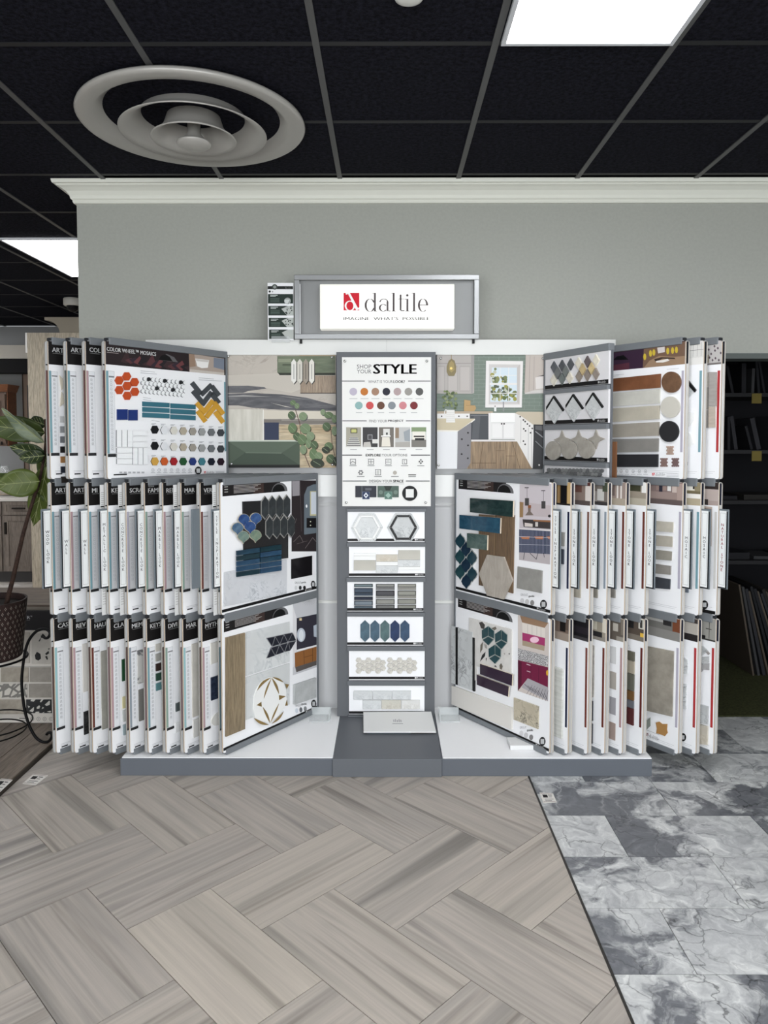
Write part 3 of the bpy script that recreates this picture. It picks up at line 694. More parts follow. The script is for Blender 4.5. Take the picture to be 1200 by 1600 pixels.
e, P, cvz = lifestyle('photo_print', 'square photo print of a white kitchen with sage green brick wall', 680, ((18, 165), (1240, 1350)))
P.rect(18, 165, 1240, 1350, (118, 130, 120))
for r_ in range(15):
    y = 185+r_*39
    P.rect(395, y, 1240, y+3, (150, 160, 150))
    for q in range(9): x = 400+q*105+(52 if r_ % 2 else 0); P.rect(x, y-36, x+3, y, (148, 158, 148))
for q in range(5): P.rect(18, 590+q*36, 400, 593+q*36, (146, 156, 146))
P.poly([(18, 165), (405, 165), (405, 560), (385, 570), (18, 566)], (176, 170, 166)); P.poly([(372, 165), (408, 165), (390, 568), (372, 562)], (156, 152, 150))
for xa, xb in ((22, 100), (128, 236), (252, 366)): P.rect(xa, 280, xb, 545, (166, 160, 156)); P.rect(xa+8, 290, xb-8, 535, (184, 178, 174))
P.rect(18, 250, 372, 256, (146, 140, 138))
P.poly([(528, 226), (914, 230), (900, 712), (520, 712)], (226, 222, 220)); P.poly([(560, 262), (882, 265), (872, 680), (556, 680)], (200, 196, 194)); P.poly([(590, 296), (855, 298), (850, 652), (572, 652)], (206, 218, 226))
rq = random.Random(5); TREE = ((92, 106, 66), (128, 134, 92), (150, 146, 70), (84, 92, 74), (186, 188, 170), (116, 124, 84))
for q in range(26): P.circ(rq.uniform(592, 650) if q < 8 else rq.uniform(600, 735), rq.uniform(310, 445) if q < 8 else rq.uniform(390, 450), rq.uniform(12, 24), TREE[q % 6], 8)
for q in range(60): P.circ(rq.uniform(590, 838), rq.uniform(490, 632), rq.uniform(12, 24), TREE[rq.randrange(6)], 8)
P.rect(566, 456, 872, 478, (224, 222, 220))
for xx in (672, 760): P.rect(xx, 296, xx+6, 652, (228, 226, 224))
for yy in (374, 562): P.rect(578, yy, 856, yy+6, (228, 226, 224))
P.poly([(850, 296), (884, 262), (875, 684), (850, 655)], (190, 184, 180))
P.poly([(940, 165), (1240, 165), (1240, 340), (1040, 400), (1045, 520), (1240, 500), (1240, 525), (1040, 535), (935, 568), (928, 560)], (186, 176, 168)); P.poly([(1040, 400), (1240, 345), (1240, 500), (1045, 522)], (214, 208, 204)); P.poly([(1060, 390), (1240, 340), (1240, 380)], (90, 84, 80))
P.line([(1030, 180), (1020, 530)], 4, (150, 142, 136)); P.line([(985, 175), (975, 545)], 4, (150, 142, 136)); P.poly([(935, 560), (1040, 530), (1240, 520), (1240, 560), (930, 572)], (200, 196, 192))
P.poly([(18, 750), (600, 752), (600, 778), (18, 776)], (176, 160, 140)); P.rect(18, 776, 358, 826, (226, 224, 222))
for xx in (66, 245, 332): P.circ(xx, 803, 8, (60, 58, 56), 10)
P.rect(360, 780, 553, 1046, (74, 76, 80)); P.rect(368, 788, 545, 800, (112, 114, 118)); P.poly([(400, 800), (470, 800), (450, 1040), (380, 1040)], (88, 90, 94))
P.rect(553, 770, 580, 1075, (222, 220, 218)); P.rect(578, 768, 830, 868, (236, 234, 232)); P.rect(580, 870, 828, 1040, (220, 218, 216)); P.rect(702, 872, 706, 1036, (176, 174, 172)); P.rect(594, 884, 692, 1024, (228, 226, 224)); P.rect(716, 884, 814, 1024, (228, 226, 224)); P.circ(690, 882, 9, (50, 48, 46), 10); P.circ(716, 882, 9, (50, 48, 46), 10)
P.rect(374, 1046, 880, 1068, (210, 206, 204))
P.poly([(860, 755), (1240, 760), (1240, 900), (1015, 890), (830, 768)], (190, 178, 158)); P.poly([(828, 770), (890, 800), (1020, 892), (1025, 1345), (1000, 1340), (850, 1070), (828, 1070)], (220, 217, 214))
for (x, y) in ((882, 808), (916, 842), (934, 858), (958, 884), (980, 904), (1008, 930), (920, 934), (938, 955), (990, 975), (916, 1062), (934, 1095)): P.circ(x, y, 9, (54, 52, 50), 10)
P.line([(890, 840), (888, 1085)], 4, (170, 168, 166)); P.line([(968, 920), (965, 1260)], 4, (170, 168, 166)); P.line([(1000, 950), (1003, 1330)], 4, (170, 168, 166))
P.poly([(1024, 888), (1240, 895), (1240, 1350), (1012, 1350)], (50, 50, 52)); P.poly([(1040, 900), (1240, 905), (1240, 980), (1040, 940)], (90, 90, 92)); P.line([(1040, 960), (1230, 1110)], 10, (140, 140, 142)); P.line([(1040, 1060), (1230, 1240)], 8, (120, 120, 122))
WF = wood((124, 100, 74), (164, 138, 106), 'z', 5, .5, 'printed_wood_floor')
P.poly([(372, 1066), (850, 1066), (1006, 1350), (330, 1350)], WF)
for (a_, b_) in (((500, 1068), (455, 1350)), ((640, 1068), (632, 1350)), ((730, 1068), (745, 1350)), ((800, 1068), (880, 1350)), ((380, 1290), (630, 1290)), ((630, 1160), (720, 1160)), ((735, 1215), (830, 1215))): P.line([a_, b_], 4, (92, 72, 52))
P.poly([(18, 826), (412, 828), (250, 950), (18, 945)], (196, 184, 158)); P.poly([(18, 945), (250, 950), (412, 828), (412, 842), (252, 966), (18, 962)], (226, 222, 214)); P.rect(18, 962, 232, 1350, (222, 222, 224)); P.poly([(232, 962), (372, 866), (366, 1290), (325, 1350), (226, 1350)], (128, 126, 130))
for (x, y) in ((340, 975), (276, 1042), (340, 1106), (274, 1197), (338, 1240)): P.circ(x, y, 10, (44, 42, 42), 10)
P.poly([(300, 632), (366, 640), (366, 690), (412, 690), (425, 718), (405, 750), (298, 750)], (178, 148, 104)); P.line([(318, 690), (400, 690)], 3, (140, 112, 76))
P.rect(612, 708, 634, 752, (232, 232, 230)); P.rect(618, 690, 624, 710, (40, 40, 40)); P.rect(702, 652, 714, 752, (140, 140, 142))
P.rect(164, 165, 170, 215, (150, 130, 90)); P.poly([(168, 205), (200, 225), (218, 290), (216, 340), (196, 384), (140, 384), (118, 340), (118, 285), (140, 225)], (132, 120, 88)); P.poly([(168, 225), (192, 250), (200, 320), (168, 350), (140, 320), (148, 250)], (160, 142, 96)); P.circ(165, 305, 14, (240, 214, 130), 12)
for q in range(44): P.circ(rq.uniform(78, 222), rq.uniform(545, 720), rq.uniform(8, 17), ((98, 112, 70), (122, 134, 92), (82, 96, 60), (140, 148, 108))[q % 4], 6)
P.poly([(116, 738), (200, 738), (206, 868), (112, 868)], (224, 222, 218)); P.ring(110, 770, 18, 40, 10, 28, (222, 220, 216), 60, 300, 12)
for q in range(5): P.rect(116, 765+q*20, 202, 768+q*20, (196, 192, 188))
P.build(e)
screws(e, [cvz(p) for p in ((58, 200), (1118, 202), (34, 1312), (1080, 1312))], 0)

# ---- six sample strips on the column
def hexagon(cx, cy, r, a0=0.0, ry=None): return [(cx+r*math.cos(a0+k*math.pi/3), cy+(ry or r)*math.sin(a0+k*math.pi/3)) for k in range(6)]
SPY = CY-.009
def strip(n, label, oy, x0_, y0_, x1_, y1_, bar):
    fr = Fr((-.003, SPY, 0), 0); cvz = fr.zoom(520, oy, .14167)
    (a0, b1), (a1, b0) = cvz((x0_, y0_)), cvz((x1_, y1_))
    e = empty('sample_strip', label, 'sample strip', (-.003, SPY, b0), 0, 'sample strips stacked on the column')
    c2 = lambda p: (cvz(p)[0], cvz(p)[1]-b0)
    MB().box((a0, 0, 0), (a1, .0085, b1-b0), flat((238, 238, 240), .45)).build('board', e)
    P = Print(0, c2); P.rect(x0_, bar[0], x1_, bar[1], (20, 19, 20)); P.rect(x0_, bar[1], x1_, y1_, (210, 210, 212))
    if n < 6:
        lx = x1_-108; q = (bar[0]+bar[1])/2
        P.circ(lx+8, q-1, 9, (220, 220, 220), 8); P.logo(lx+18, bar[1]-6, lx+95, bar[0]+5, (214, 214, 214), None, 6)
    P.build(e)
    return e, c2
CAR = marble((212, 214, 214), (160, 163, 166), 22, .3, 'carrara'); CAR2 = marble((196, 198, 198), (150, 152, 154), 14, .3, 'carrara_grey', .05)
WT = flat((236, 236, 234), .25); BTL = flat((24, 24, 25), .3); BEI = marble((204, 196, 182), (180, 170, 152), 20, .3, 'beige_marble', .08); GRYM = marble((188, 184, 174), (222, 218, 210), 14, .3, 'grey_vein_marble', .03)
def frame_hex(e, cvz, cx, cy, radii, mats, seg=True):
    for k in range(len(radii)-1):
        ro, ri = radii[k], radii[k+1]
        for j in range(6):
            a, b = j*math.pi/3, (j+1)*math.pi/3; g = .012
            pts = [(cx+ro[0]*math.cos(a+g), cy+ro[1]*math.sin(a+g)), (cx+ro[0]*math.cos(b-g), cy+ro[1]*math.sin(b-g)), (cx+(ri[0]+3)*math.cos(b-g), cy+(ri[1]+3)*math.sin(b-g)), (cx+(ri[0]+3)*math.cos(a+g), cy+(ri[1]+3)*math.sin(a+g))]
            tiles(e, [mp(cvz, pts)], 0, .006, mats[k], 'mosaic_piece')
    r = radii[-1]; tiles(e, [mp(cvz, hexagon(cx, cy, r[0]-2, 0, r[1]-2))], 0, .006, mats[-1], 'mosaic_piece')
e, c = strip(1, 'sample strip with two framed marble hexagons, topmost on the column', 790, 163, 68, 1012, 403, (364, 391))
frame_hex(e, c, 376, 240, [(176, 178), (150, 152), (122, 128)], [CAR, WT, CAR])
frame_hex(e, c, 777, 240, [(178, 178), (153, 155), (122, 126)], [CAR2, BTL, CAR2])
e, c = strip(2, 'sample strip with stepped beige and white marble rectangles on the column', 790, 178, 452, 1017, 786, (748, 776))
for pts, m_ in (((232, 525, 473, 552), WT), ((232, 554, 473, 600), WT), ((232, 603, 473, 712), GRYM), ((480, 538, 716, 614), BEI), ((480, 617, 716, 657), WT), ((480, 660, 716, 738), CAR), ((722, 490, 962, 594), GRYM), ((722, 597, 962, 668), CAR), ((722, 672, 962, 706), WT)): tiles(e, [mp(c, rct(*pts))], 0, .007, m_)
e, c = strip(3, 'sample strip with framed blue and grey glass bars on the column', 790, 160, 838, 997, 1167, (1130, 1159))
def bars(x0_, x1_, specs):
    for ya, yb, o_, i_ in specs:
        tiles(e, [mp(c, rct(x0_, ya, x1_, yb))], 0, .006, flat(o_, .25)); tiles(e, [mp(c, rct(x0_+11, ya+9, x1_-11, yb-(9 if yb < 1125 else 2)))], -.006, .002, flat(i_, .15))
bars(236, 442, [(862, 897, (50, 58, 62), (108, 122, 126)), (908, 960, (34, 42, 54), (66, 78, 92)), (962, 992, (52, 64, 76), (60, 72, 86)), (1002, 1040, (24, 28, 40), (36, 42, 58)), (1046, 1098, (52, 60, 68), (116, 126, 134)), (1104, 1128, (70, 80, 88), (82, 94, 102))])
bars(476, 682, [(862, 897, (84, 84, 84), (142, 142, 138)), (900, 928, (112, 112, 112), (120, 120, 120)), (936, 992, (38, 38, 42), (78, 78, 82)), (995, 1022, (128, 128, 126), (136, 136, 134)), (1030, 1086, (90, 90, 86), (140, 140, 134)), (1092, 1128, (66, 66, 66), (110, 110, 108))])
bars(714, 918, [(862, 897, (104, 104, 98), (148, 146, 138)), (900, 928, (136, 134, 128), (142, 140, 134)), (936, 990, (92, 92, 86), (144, 144, 136)), (993, 1020, (138, 136, 128), (146, 144, 136)), (1028, 1084, (92, 92, 86), (138, 138, 130)), (1092, 1128, (90, 90, 84), (132, 132, 124))])
e, c = strip(4, 'sample strip with five blue elongated hexagon tiles on the column', 950, 160, 90, 997, 415, (378, 406))
for i, c1 in enumerate(((66, 86, 98), (62, 82, 96), (72, 92, 94), (34, 48, 78), (50, 68, 90))):
    x = 355+i*110; tiles(e, [mp(c, [(x, 132), (x+50, 180), (x+50, 322), (x, 372), (x-50, 322), (x-50, 180)])], 0, .006, speckled(c1, tuple(int(v*1.25) for v in c1), 30, .35, name='blue_glaze'))
e, c = strip(5, 'sample strip with small white marble hexagon mosaics on the column', 950, 178, 470, 1012, 797, (758, 786))
CAL = marble((214, 210, 202), (120, 112, 98), 26, .35, 'calacatta', .03)
for ox in (0, 345):
    for col in range(6):
        for row in range(3):
            if col % 2 and row == 2: continue
            cx = 285+ox+col*53.5; cy = 574+row*60+(30 if col % 2 else 0)
            tiles(e, [mp(c, hexagon(cx, cy, 34, 0, 31))], 0, .005, CAL, 'mosaic_piece')
e, c = strip(6, 'sample strip with pale marble brick tiles, lowest on the column', 950, 178, 850, 1010, 1172, (1138, 1166))
BRK = [marble((212, 214, 215), (186, 188, 190), 12, .3, 'pale_marble_brick', .08), marble((204, 200, 190), (176, 170, 158), 30, .3, 'beige_marble_brick', .08), marble((218, 217, 214), (190, 188, 184), 20, .3, 'white_marble_brick', .08)]
for i, (a, b, c_, d_) in enumerate(((228, 908, 436, 1008), (442, 908, 650, 1008), (656, 908, 862, 1008), (330, 1012, 534, 1112), (538, 1012, 752, 1112), (756, 1012, 960, 1112))):
    tiles(e, [mp(c, rct(a, b, c_, d_))], 0, .007, BRK[1] if i == 4 else (BRK[2] if i == 5 else BRK[0]), bevel=.002)

# ---- brochure on the centre plinth
zb = zc(520, 1090, .15)
A, B_ = onY(*zb((318, 150)), 3.84), onY(*zb((1025, 145)), 3.84); C_, D_ = onZ(*zb((1075, 352)), BH+.018), onZ(*zb((320, 352)), BH+.018)
org = Vector((D_.x, D_.y, BH+.002)); up_ = Vector((0, 0, .007)); e = empty('brochure', 'white brochure lying tilted against the foot of the column', 'brochure', org)
rel = lambda v: tuple(v-org)
MB().hexa([rel(D_-up_), rel(C_-up_), rel(B_-up_), rel(A-up_), rel(D_), rel(C_), rel(B_), rel(A)], flat((226, 226, 224), .4)).build('cover', e)
def on_cover(s_, t_): return (D_*(1-s_)+C_*s_)*(1-t_)+(A*(1-s_)+B_*s_)*t_+Vector((0, -.0006, .001))-org
pm = MB()
for k, (a, b, c1, d1) in enumerate(((.43, .44, .45, .58), (.455, .465, .45, .6), (.48, .49, .45, .56), (.505, .515, .45, .6), (.53, .54, .45, .57), (.41, .56, .36, .385))): pm.add([on_cover(a, c1), on_cover(b, c1), on_cover(b, d1), on_cover(a, d1)], [(0, 1, 2, 3)], flat((130, 130, 132), .6))
pm.build('print', e)
pg = MB(); pg.box((.02, .008, 0), (.24, .11, .008), flat((70, 80, 86), .5)); pg.build('inner_pages', e)

# ================================================================== SWING WINGS
ANG = math.radians(55.0); YNEAR = 3.376; WW = .69
T3 = ((.099, .740), (.757, 1.379), (1.394, 2.031))     # board z ranges: bottom, middle, top tier
FB, RB = -.012, .003                                   # front-board face, rear-board face
TEAL, PINK, SAGE, BRWN, NAVY, LILAC, REDA, MINT, GRYB = (120, 158, 168), (176, 146, 150), (138, 162, 150), (104, 54, 44), (34, 38, 66), (176, 172, 186), (168, 54, 56), (150, 188, 192), (140, 150, 160)
class Wing:
    def __init__(s, side, px, label, tiers, W=WW, ang=ANG, ynear=YNEAR, name='display_wing', group='swing wings of the tile display', pz=None):
        s.W = W; s.side = side; X = onY(px, 755, ynear).x+(-.0105 if side == 'L' else .0105)
        if side == 'L': s.O = Vector((X, ynear, 0)); s.rz = ang
        else: s.O = Vector((X-W*math.cos(ang), ynear+W*math.sin(ang), 0)); s.rz = -ang
        s.e = empty(name, label, 'display wing', s.O, s.rz, group); s.tiers = tiers
        s.fr = Fr(s.O, s.rz, FB)
        ha, hb = (W-.012, W) if side == 'L' else (0, .012)
        zz0, zz1 = min(t[0] for t in tiers)-.012, max(t[1] for t in tiers)+.018
        MB().box((ha, -.016, zz0), (hb, .016, zz1), RAIL).build('hinge_post', s.e)
        ra, rb = (.018, W-.012) if side == 'L' else (.012, W-.018)
        lv = sorted(tiers)
        MB().box((ra, -.0175, lv[-1][1]-.016), (rb, .0175, zz1), RAIL).build('rail', s.e, bevel=.003)
        MB().box((ra, -.0165, zz0), (rb, .0165, lv[0][0]+.016), RAIL).build('rail', s.e, bevel=.003)
        for a, b in zip(lv, lv[1:]):
            MB().box((ra, -.0175, a[1]-.02), (rb, .0175, b[0]+.004), RAIL).build('rail', s.e, bevel=.003)
        # near-end clips joining front and rear boards
        for z in [t[1]+.004 for t in lv]:
            c0 = .006 if side == 'L' else W-.018
            MB().box((c0, -.008, z-.012), (c0+.010, .008, z+.010), flat((44, 46, 50), .5)).build('end_clip', s.e)
    def board(s, tier, rear=None, notch=False):
        z0, z1 = tier
        u0, u1 = (0, s.W-.012) if s.side == 'L' else (.012, s.W)
        r = .010
        def outline(a, b):
            if s.side == 'L': return [(a, z0+r), (a+r*.3, z0+r*.3), (a+r, z0), (b, z0), (b, z1), (a+r, z1), (a+r*.3, z1-r*.3), (a, z1-r)]
            return [(a, z0), (b-r, z0), (b-r*.3, z0+r*.3), (b, z0+r), (b, z1-r), (b-r*.3, z1-r*.3), (b-r, z1), (a, z1)]
        o = MB().prism_y(outline(u0, u1), FB, FB+.0075, flat((240, 240, 242), .45), BEIGE_EDGE).build('board', s.e)
        q0, q1 = (u0-.006, u1) if s.side == 'L' else (u0, u1+.006)
        rb = MB().prism_y(outline(q0, q1), RB, RB+.0075, flat((190, 190, 190) if s.side == 'L' else (206, 205, 203), .5), flat((158, 155, 150) if s.side == 'L' else (196, 190, 182), .6)).build('rear_board', s.e)
        P = Print(RB)
        a, b = (q0+.0005, q0+.010) if s.side == 'L' else (q1-.010, q1-.0005)
        H = z1-z0
        if s.side == 'L':
            P.raw(rct(a, z1-.112, b, z1-.106), (24, 24, 24)); P.raw(rct(a, z0+.118, b, z1-.135), tuple(int(v*.72) for v in (rear or (120, 122, 124)))); P.raw(rct(a, z0+.108, b, z0+.118), (40, 40, 40))
        else:
            P.raw(rct(a, z1-.105, b, z1-.004), rear or NAVY)
        P.build(rb)
        return o
    def tab(s, text, col=(70, 70, 72), blank=False, back=False):
        z0, z1 = onY(600, 919, YNEAR-.04).z, onY(600, 798, YNEAR-.04).z
        w = .050
        u0, u1 = (-w+.004, .012) if s.side == 'L' else (s.W-.012, s.W+w-.004)
        HOLD = flat((112, 120, 126), .3)
        h = MB().box((u0, -.0035, z0-.006), (u1, .0035, z1+.006), HOLD).build('tab_holder', s.e, bevel=.002)
        if blank: return
        a, b = u0+.010, u1-.014
        if s.side == 'R': a, b = u0+.014, u1-.010
        MB().box((a-.005, -.0052, z0-.004), (b+.006, -.0035, z1-.006), flat((26, 30, 34), .5)).build('tab_border', h)
        MB().box((a, -.0062, z0+.002), (b, -.0052, z1-.002), flat((236, 238, 238), .4)).build('tab_card', h)
        P = Print(-.0062); gy = (150, 152, 154); g = .004
        for q in (rct(a+g, z0+.012, a+g+.0012, z1-.012), rct(b-g-.0012, z0+.012, b-g, z1-.012), rct(a+g, z1-.0132, b-g, z1-.012), rct(a+g, z0+.012, b-g, z0+.0132)): P.raw(q, gy)
        zm = (z0+z1)/2+.008; step = .0174
        cx = (a+b)/2; n = len(text)
        for i, ch in enumerate(text):
            if ch == ' ': continue
            zc_ = zm+((n-1)/2-i)*step
            g_ = glyphs(ch); hw = min(.0095, .0064*(g_[3]-g_[2])/(g_[5]-g_[4]))
            P.conv = None; P.text(ch, (cx-hw, zc_-.0064, cx+hw, zc_+.0064), col, .012)
        P.build(h, 'lettering')
    def left_print(s, o, tier, title, accent, sub=None, extra=None, mid=True):
        z0, z1 = tier; P = Print(FB); W = s.W-.012
        P.raw(rct(.0005, z1-.108, W, z1-.001), (22, 20, 20))
        P.raw(rct(W*.62, z1-.108, W, z1-.001), (70, 58, 56))
        n = len(title); g_ = glyphs(title); tw = .0205*(g_[3]-g_[2])/(g_[5]-g_[4]); P.text(title, (.019, z1-.049, .019+tw, z1-.0285), (228, 228, 228), .02)
        P.raw(rct(.021, z1-.056, .021+.0165*n, z1-.054), (130, 130, 130))
        if sub: P.text(sub, (.021, z1-.024, .021+.0062*len(sub), z1-.017), (180, 180, 180))
        a1, a0 = z1-.137, z0+.122
        P.raw(rct(.0008, a0, .0115, a1), accent)
        P.raw(rct(.0115, a0, .043, a1-.002), (150, 150, 152) if mid else (176, 178, 182)); P.raw(rct(.0125, a0+.001, .042, a1-.003), (206, 206, 208) if mid else (226, 227, 230))  # middle-tier icon panel painted greyer for the tabs' shadow
        P.raw(rct(.014, a1-.026, .042, a1-.020), (130, 130, 132))
        k = int((a1-a0-.05)/.0185)
        for i in range(k):
            zc_ = a1-.04-i*.0185; P.raw(rct(.021, zc_-.005, .031, zc_+.005), (168, 169, 172)); P.raw(rct(.0225, zc_-.0035, .0295, zc_+.0035), (206, 207, 210)); P.raw(rct(.018, zc_-.0085, .035, zc_-.0075), (186, 187, 190))
        P.raw(rct(.002, a0-.014, .044, a0-.001), (40, 40, 42))
        P.raw(rct(.02, z0+.036, W*.6, z0+.038), (200, 200, 202)); P.raw(rct(.02, z0+.030, W*.5, z0+.0315), (196, 196, 198))
        P.raw(rct(.024, z0+.020, .056, z0+.026), (40, 40, 42))
        if extra: extra(P)
        P.build(o)
        return P
    def right_print(s, o, tier, accent, head, extra=None):
        z0, z1 = tier; P = Print(FB); W = s.W
        u0 = .013
        P.raw(rct(u0, z1-.108, W-.001, z1-.001), head[0])
        h0 = z1-.108
        for (a, b, c, d_, col) in head[1:]:            # fractions measured from the near edge
            P.raw(rct(max(u0, W-c), h0+b*.107, W-a-.001, h0+d_*.107), col)
        P.raw(rct(W-.0175, z0+.125, W-.0055, z1-.137), accent)
        P.raw(rct(W*.5, z0+.034, W-.02, z0+.0355), (196, 196, 198)); P.raw(rct(W*.6, z0+.026, W-.03, z0+.0275), (200, 200, 202))
        if extra: extra(P)
        P.build(o)
        return P
    def sam(s, o, u0, v0, u1, v1, mat, t=.007, bevel=0.0):
        tiles(o, [rct(u0, v0, u1, v1)], FB, t, mat, bevel=bevel)
    def badge(s, P, px, py, r):
        P.conv = s.fr.uv; P.circ(px, py, r*.8, (24, 24, 25), 24, r); P.rect(px-r*.4, py-r*.5, px+r*.4, py+r*.5, (196, 197, 198)); P.conv = None

# ---------------------------------------------------------------- left wings
LPX = (81, 110, 139, 169.5, 198, 227, 255.5, 284, 314, 345)
LT = ('WOOD LOOK', 'WALL', 'WALL', 'METALLIC LOOK', 'CONCRETE LOOK', 'CONCRETE LOOK', 'MARBLE LOOK', 'MARBLE LOOK', None, 'STYLE INSPIRATION')
LLAB = ('outermost left wing of sample boards with WOOD LOOK tab', 'tall left wing with WALL tab next to the WOOD LOOK wing', 'tall left wing with WALL tab next to the METALLIC LOOK wing',
        'tall left wing topped by the COLOR WHEEL MOSAICS board with METALLIC LOOK tab', 'left wing with CONCRETE LOOK tab beside the METALLIC LOOK wing', 'left wing with CONCRETE LOOK tab beside the MARBLE LOOK wings',
        'left wing with MARBLE LOOK tab beside the CONCRETE LOOK wings', 'left wing with MARBLE LOOK tab beside the blank grey tab', 'left wing with a blank grey tab instead of lettering', 'left front wing of style inspiration boards with teal and black mosaics')
MID = (('ART', TEAL, None), ('ART', PINK, None), ('MI', TEAL, None), ('KEY', TEAL, None), ('SCRA', LILAC, None), ('FAME', SAGE, 'FLOOR'), ('REM', PINK, None), ('MAR', SAGE, None), ('VER', BRWN, None))
BOT = (('CASC', MINT, 'DECORATIVE'), ('REV', PINK, None), ('HAU', BRWN, 'FLOOR'), ('CLA', PINK, 'WALL'), ('MEM', GRYB, None), ('KEYS', TEAL, None), ('DIVI', SAGE, None), ('MAR', MINT, 'FLOOR'), ('MYTH', PINK, 'WALL'))
TOP = (('ART', TEAL), ('ART', TEAL), ('COL', PINK))
wings = []
for i in range(10):
    tiers = T3 if i < 4 else T3[:2]
    w = Wing('L', LPX[i], LLAB[i], tiers, *((.722, math.radians(53.2)) if i == 3 else ())); wings.append(w)
    rearc = ((150, 120, 118), (120, 150, 150), (140, 140, 146), (150, 176, 180), (120, 116, 120), (150, 170, 160), (160, 130, 120), (110, 90, 84), (130, 150, 150), (120, 140, 150))[i]
    if LT[i]: w.tab(LT[i], (40, 40, 42) if i in (0, 9) else (96, 97, 100))
    else: w.tab('', blank=True)
    if i < 9:
        om = w.board(T3[1], rearc); w.left_print(om, T3[1], *(MID[i][:2]), sub=MID[i][2])
        ob = w.board(T3[0], PINK if i % 2 else (130, 106, 100)); w.left_print(ob, T3[0], *(BOT[i][:2]), sub=BOT[i][2], mid=False)
        z0, z1 = T3[0]
        # samples that show at the edge, with their neighbours further in
        if i == 1: w.sam(ob, .046, z1-.36, .30, z1-.13, flat((210, 206, 200), .4)); w.sam(ob, .047, z0+.075, .30, z0+.185, speckled((20, 20, 20), (60, 60, 60), 90, .3, name='black_mesh_mosaic'))
        elif i == 2: w.sam(ob, .047, z0+.10, .32, z1-.165, speckled((150, 148, 140), (164, 161, 152), 12, .5, name='grey_beige_tile'))
        elif i == 3:
            w.sam(ob, .056, z1-.31, .20, z1-.205, flat((36, 74, 48), .25)); w.sam(ob, .056, z0+.20, .20, z0+.255, flat((200, 192, 150), .3)); w.sam(ob, .056, z0+.135, .20, z0+.19, flat((190, 192, 190), .3)); w.sam(ob, .056, z0+.07, .20, z0+.12, flat((150, 164, 168), .3))
        elif i == 4:
            w.sam(ob, .045, z1-.32, .26, z1-.16, speckled((110, 110, 112), (196, 194, 190), 9, .4, name='patterned_encaustic', lo=.45, hi=.5, dist=2.0)); w.sam(ob, .048, z0+.14, .26, z1-.35, flat((120, 118, 114), .5))
        elif i == 5:
            for q, c1 in enumerate(((196, 192, 184), (160, 158, 152), (58, 44, 40), (48, 74, 62), (88, 128, 132))): w.sam(ob, .045, z1-.165-q*.047, .10, z1-.130-q*.047, flat(c1, .3))
        elif i == 6: w.sam(ob, .054, z0+.185, .2, z0+.225, flat((80, 88, 88), .3)); w.sam(ob, .050, z0+.085, .2, z0+.13, flat((222, 222, 222), .3))
        elif i == 7: w.sam(ob, .047, z0+.16, .3, z1-.13, speckled((188, 184, 176), (204, 200, 192), 10, .5, name='pale_tile')); w.sam(ob, .050, z0+.06, .3, z0+.145, flat((206, 204, 200), .5))
        elif i == 8:
            w.sam(ob, .047, z1-.225, .2, z1-.125, flat((214, 211, 204), .3)); w.sam(ob, .047, z1-.40, .2, z1-.29, speckled((24, 32, 50), (54, 62, 80), 60, .3, name='navy_mosaic')); tiles(ob, [ell(.09, z0+.14, .045, .03, 20)], FB, .006, flat((216, 214, 208), .4))
        else: w.sam(ob, .12, z0+.16, .4, z1-.2, flat((196, 194, 188), .4))
    if i < 3:
        ot = w.board(T3[2], (150, 110, 108) if i != 1 else (130, 138, 138)); w.left_print(ot, T3[2], *TOP[i], mid=False)
        z0, z1 = T3[2]
        if i == 0:
            tiles(ot, [[(.05, z1-.155), (.066, z1-.17), (.066, z1-.215), (.058, z1-.225)], [(.058, z1-.23), (.066, z1-.24), (.07, z1-.285), (.05, z1-.30)]], FB, .006, flat((206, 198, 182), .4))
            for q, c1 in enumerate(((190, 190, 190), (140, 142, 144), (110, 112, 116), (34, 32, 32), (150, 110, 70), (40, 44, 54), (44, 40, 38))): w.sam(ot, .048, z1-.375-q*.047, .10, z1-.345-q*.047, flat(c1, .3))
# paper sheets tucked behind some left boards
for i, tr in ((2, 1), (3, 1), (6, 1), (8, 1)):
    z0, z1 = T3[tr]; w = wings[i+1]; s_ = MB().box((-.022, .0155, z0+.0), (.10, .019, z1-.012), flat((214, 214, 214), .6)).build('paper_sheet', w.e)
    P = Print(.0155)
    for q in range(9): P.raw(rct(-.018, z1-.05-q*.009, -.004, z1-.047-q*.009), (150, 150, 150)); P.raw(rct(-.018, z0+.05+q*.012, -.004, z0+.053+q*.012), (170, 170, 170))
    P.raw(rct(-.0215, z1-.116, -.0, z1-.11), (30, 30, 30)); P.build(s_)

# ---- COLOR WHEEL board (top tier of the fourth wing)
w = wings[3]; T = T3[2]; o = w.board(T, (130, 100, 106))
cB = w.fr.zoom(200, 525, .14376); cA = w.fr.zoom(60, 515, .15)
P = Print(FB); z0, z1 = T; Wd = w.W-.012
P.raw(rct(.0005, z1-.108, Wd, z1-.001), (40, 32, 34))
P.conv = lambda p: (min(cB(p)[0], Wd), min(max(cB(p)[1], z1-.108), z1-.001))
rq = random.Random(8)
for q in range(16):
    x = -60+q*46; yb = 300+(x+60)*.134
    P.poly([(x-20, yb-rq.uniform(10, 60)), (x+50, yb-rq.uniform(60, 150)), (x+90, yb-rq.uniform(10, 50)), (x+40, yb-2)], ((58, 42, 44), (84, 52, 56), (50, 40, 50), (104, 60, 62), (36, 32, 36))[q % 5])
P.poly([(660, 190), (1045, 245), (1045, 450), (668, 395)], (170, 156, 146)); P.poly([(668, 360), (1045, 400), (1045, 450), (668, 395)], (196, 188, 180)); P.poly([(930, 235), (1045, 250), (1045, 370), (930, 340)], (120, 128, 142)); P.poly([(660, 190), (720, 198), (735, 330), (668, 340)], (150, 126, 108))
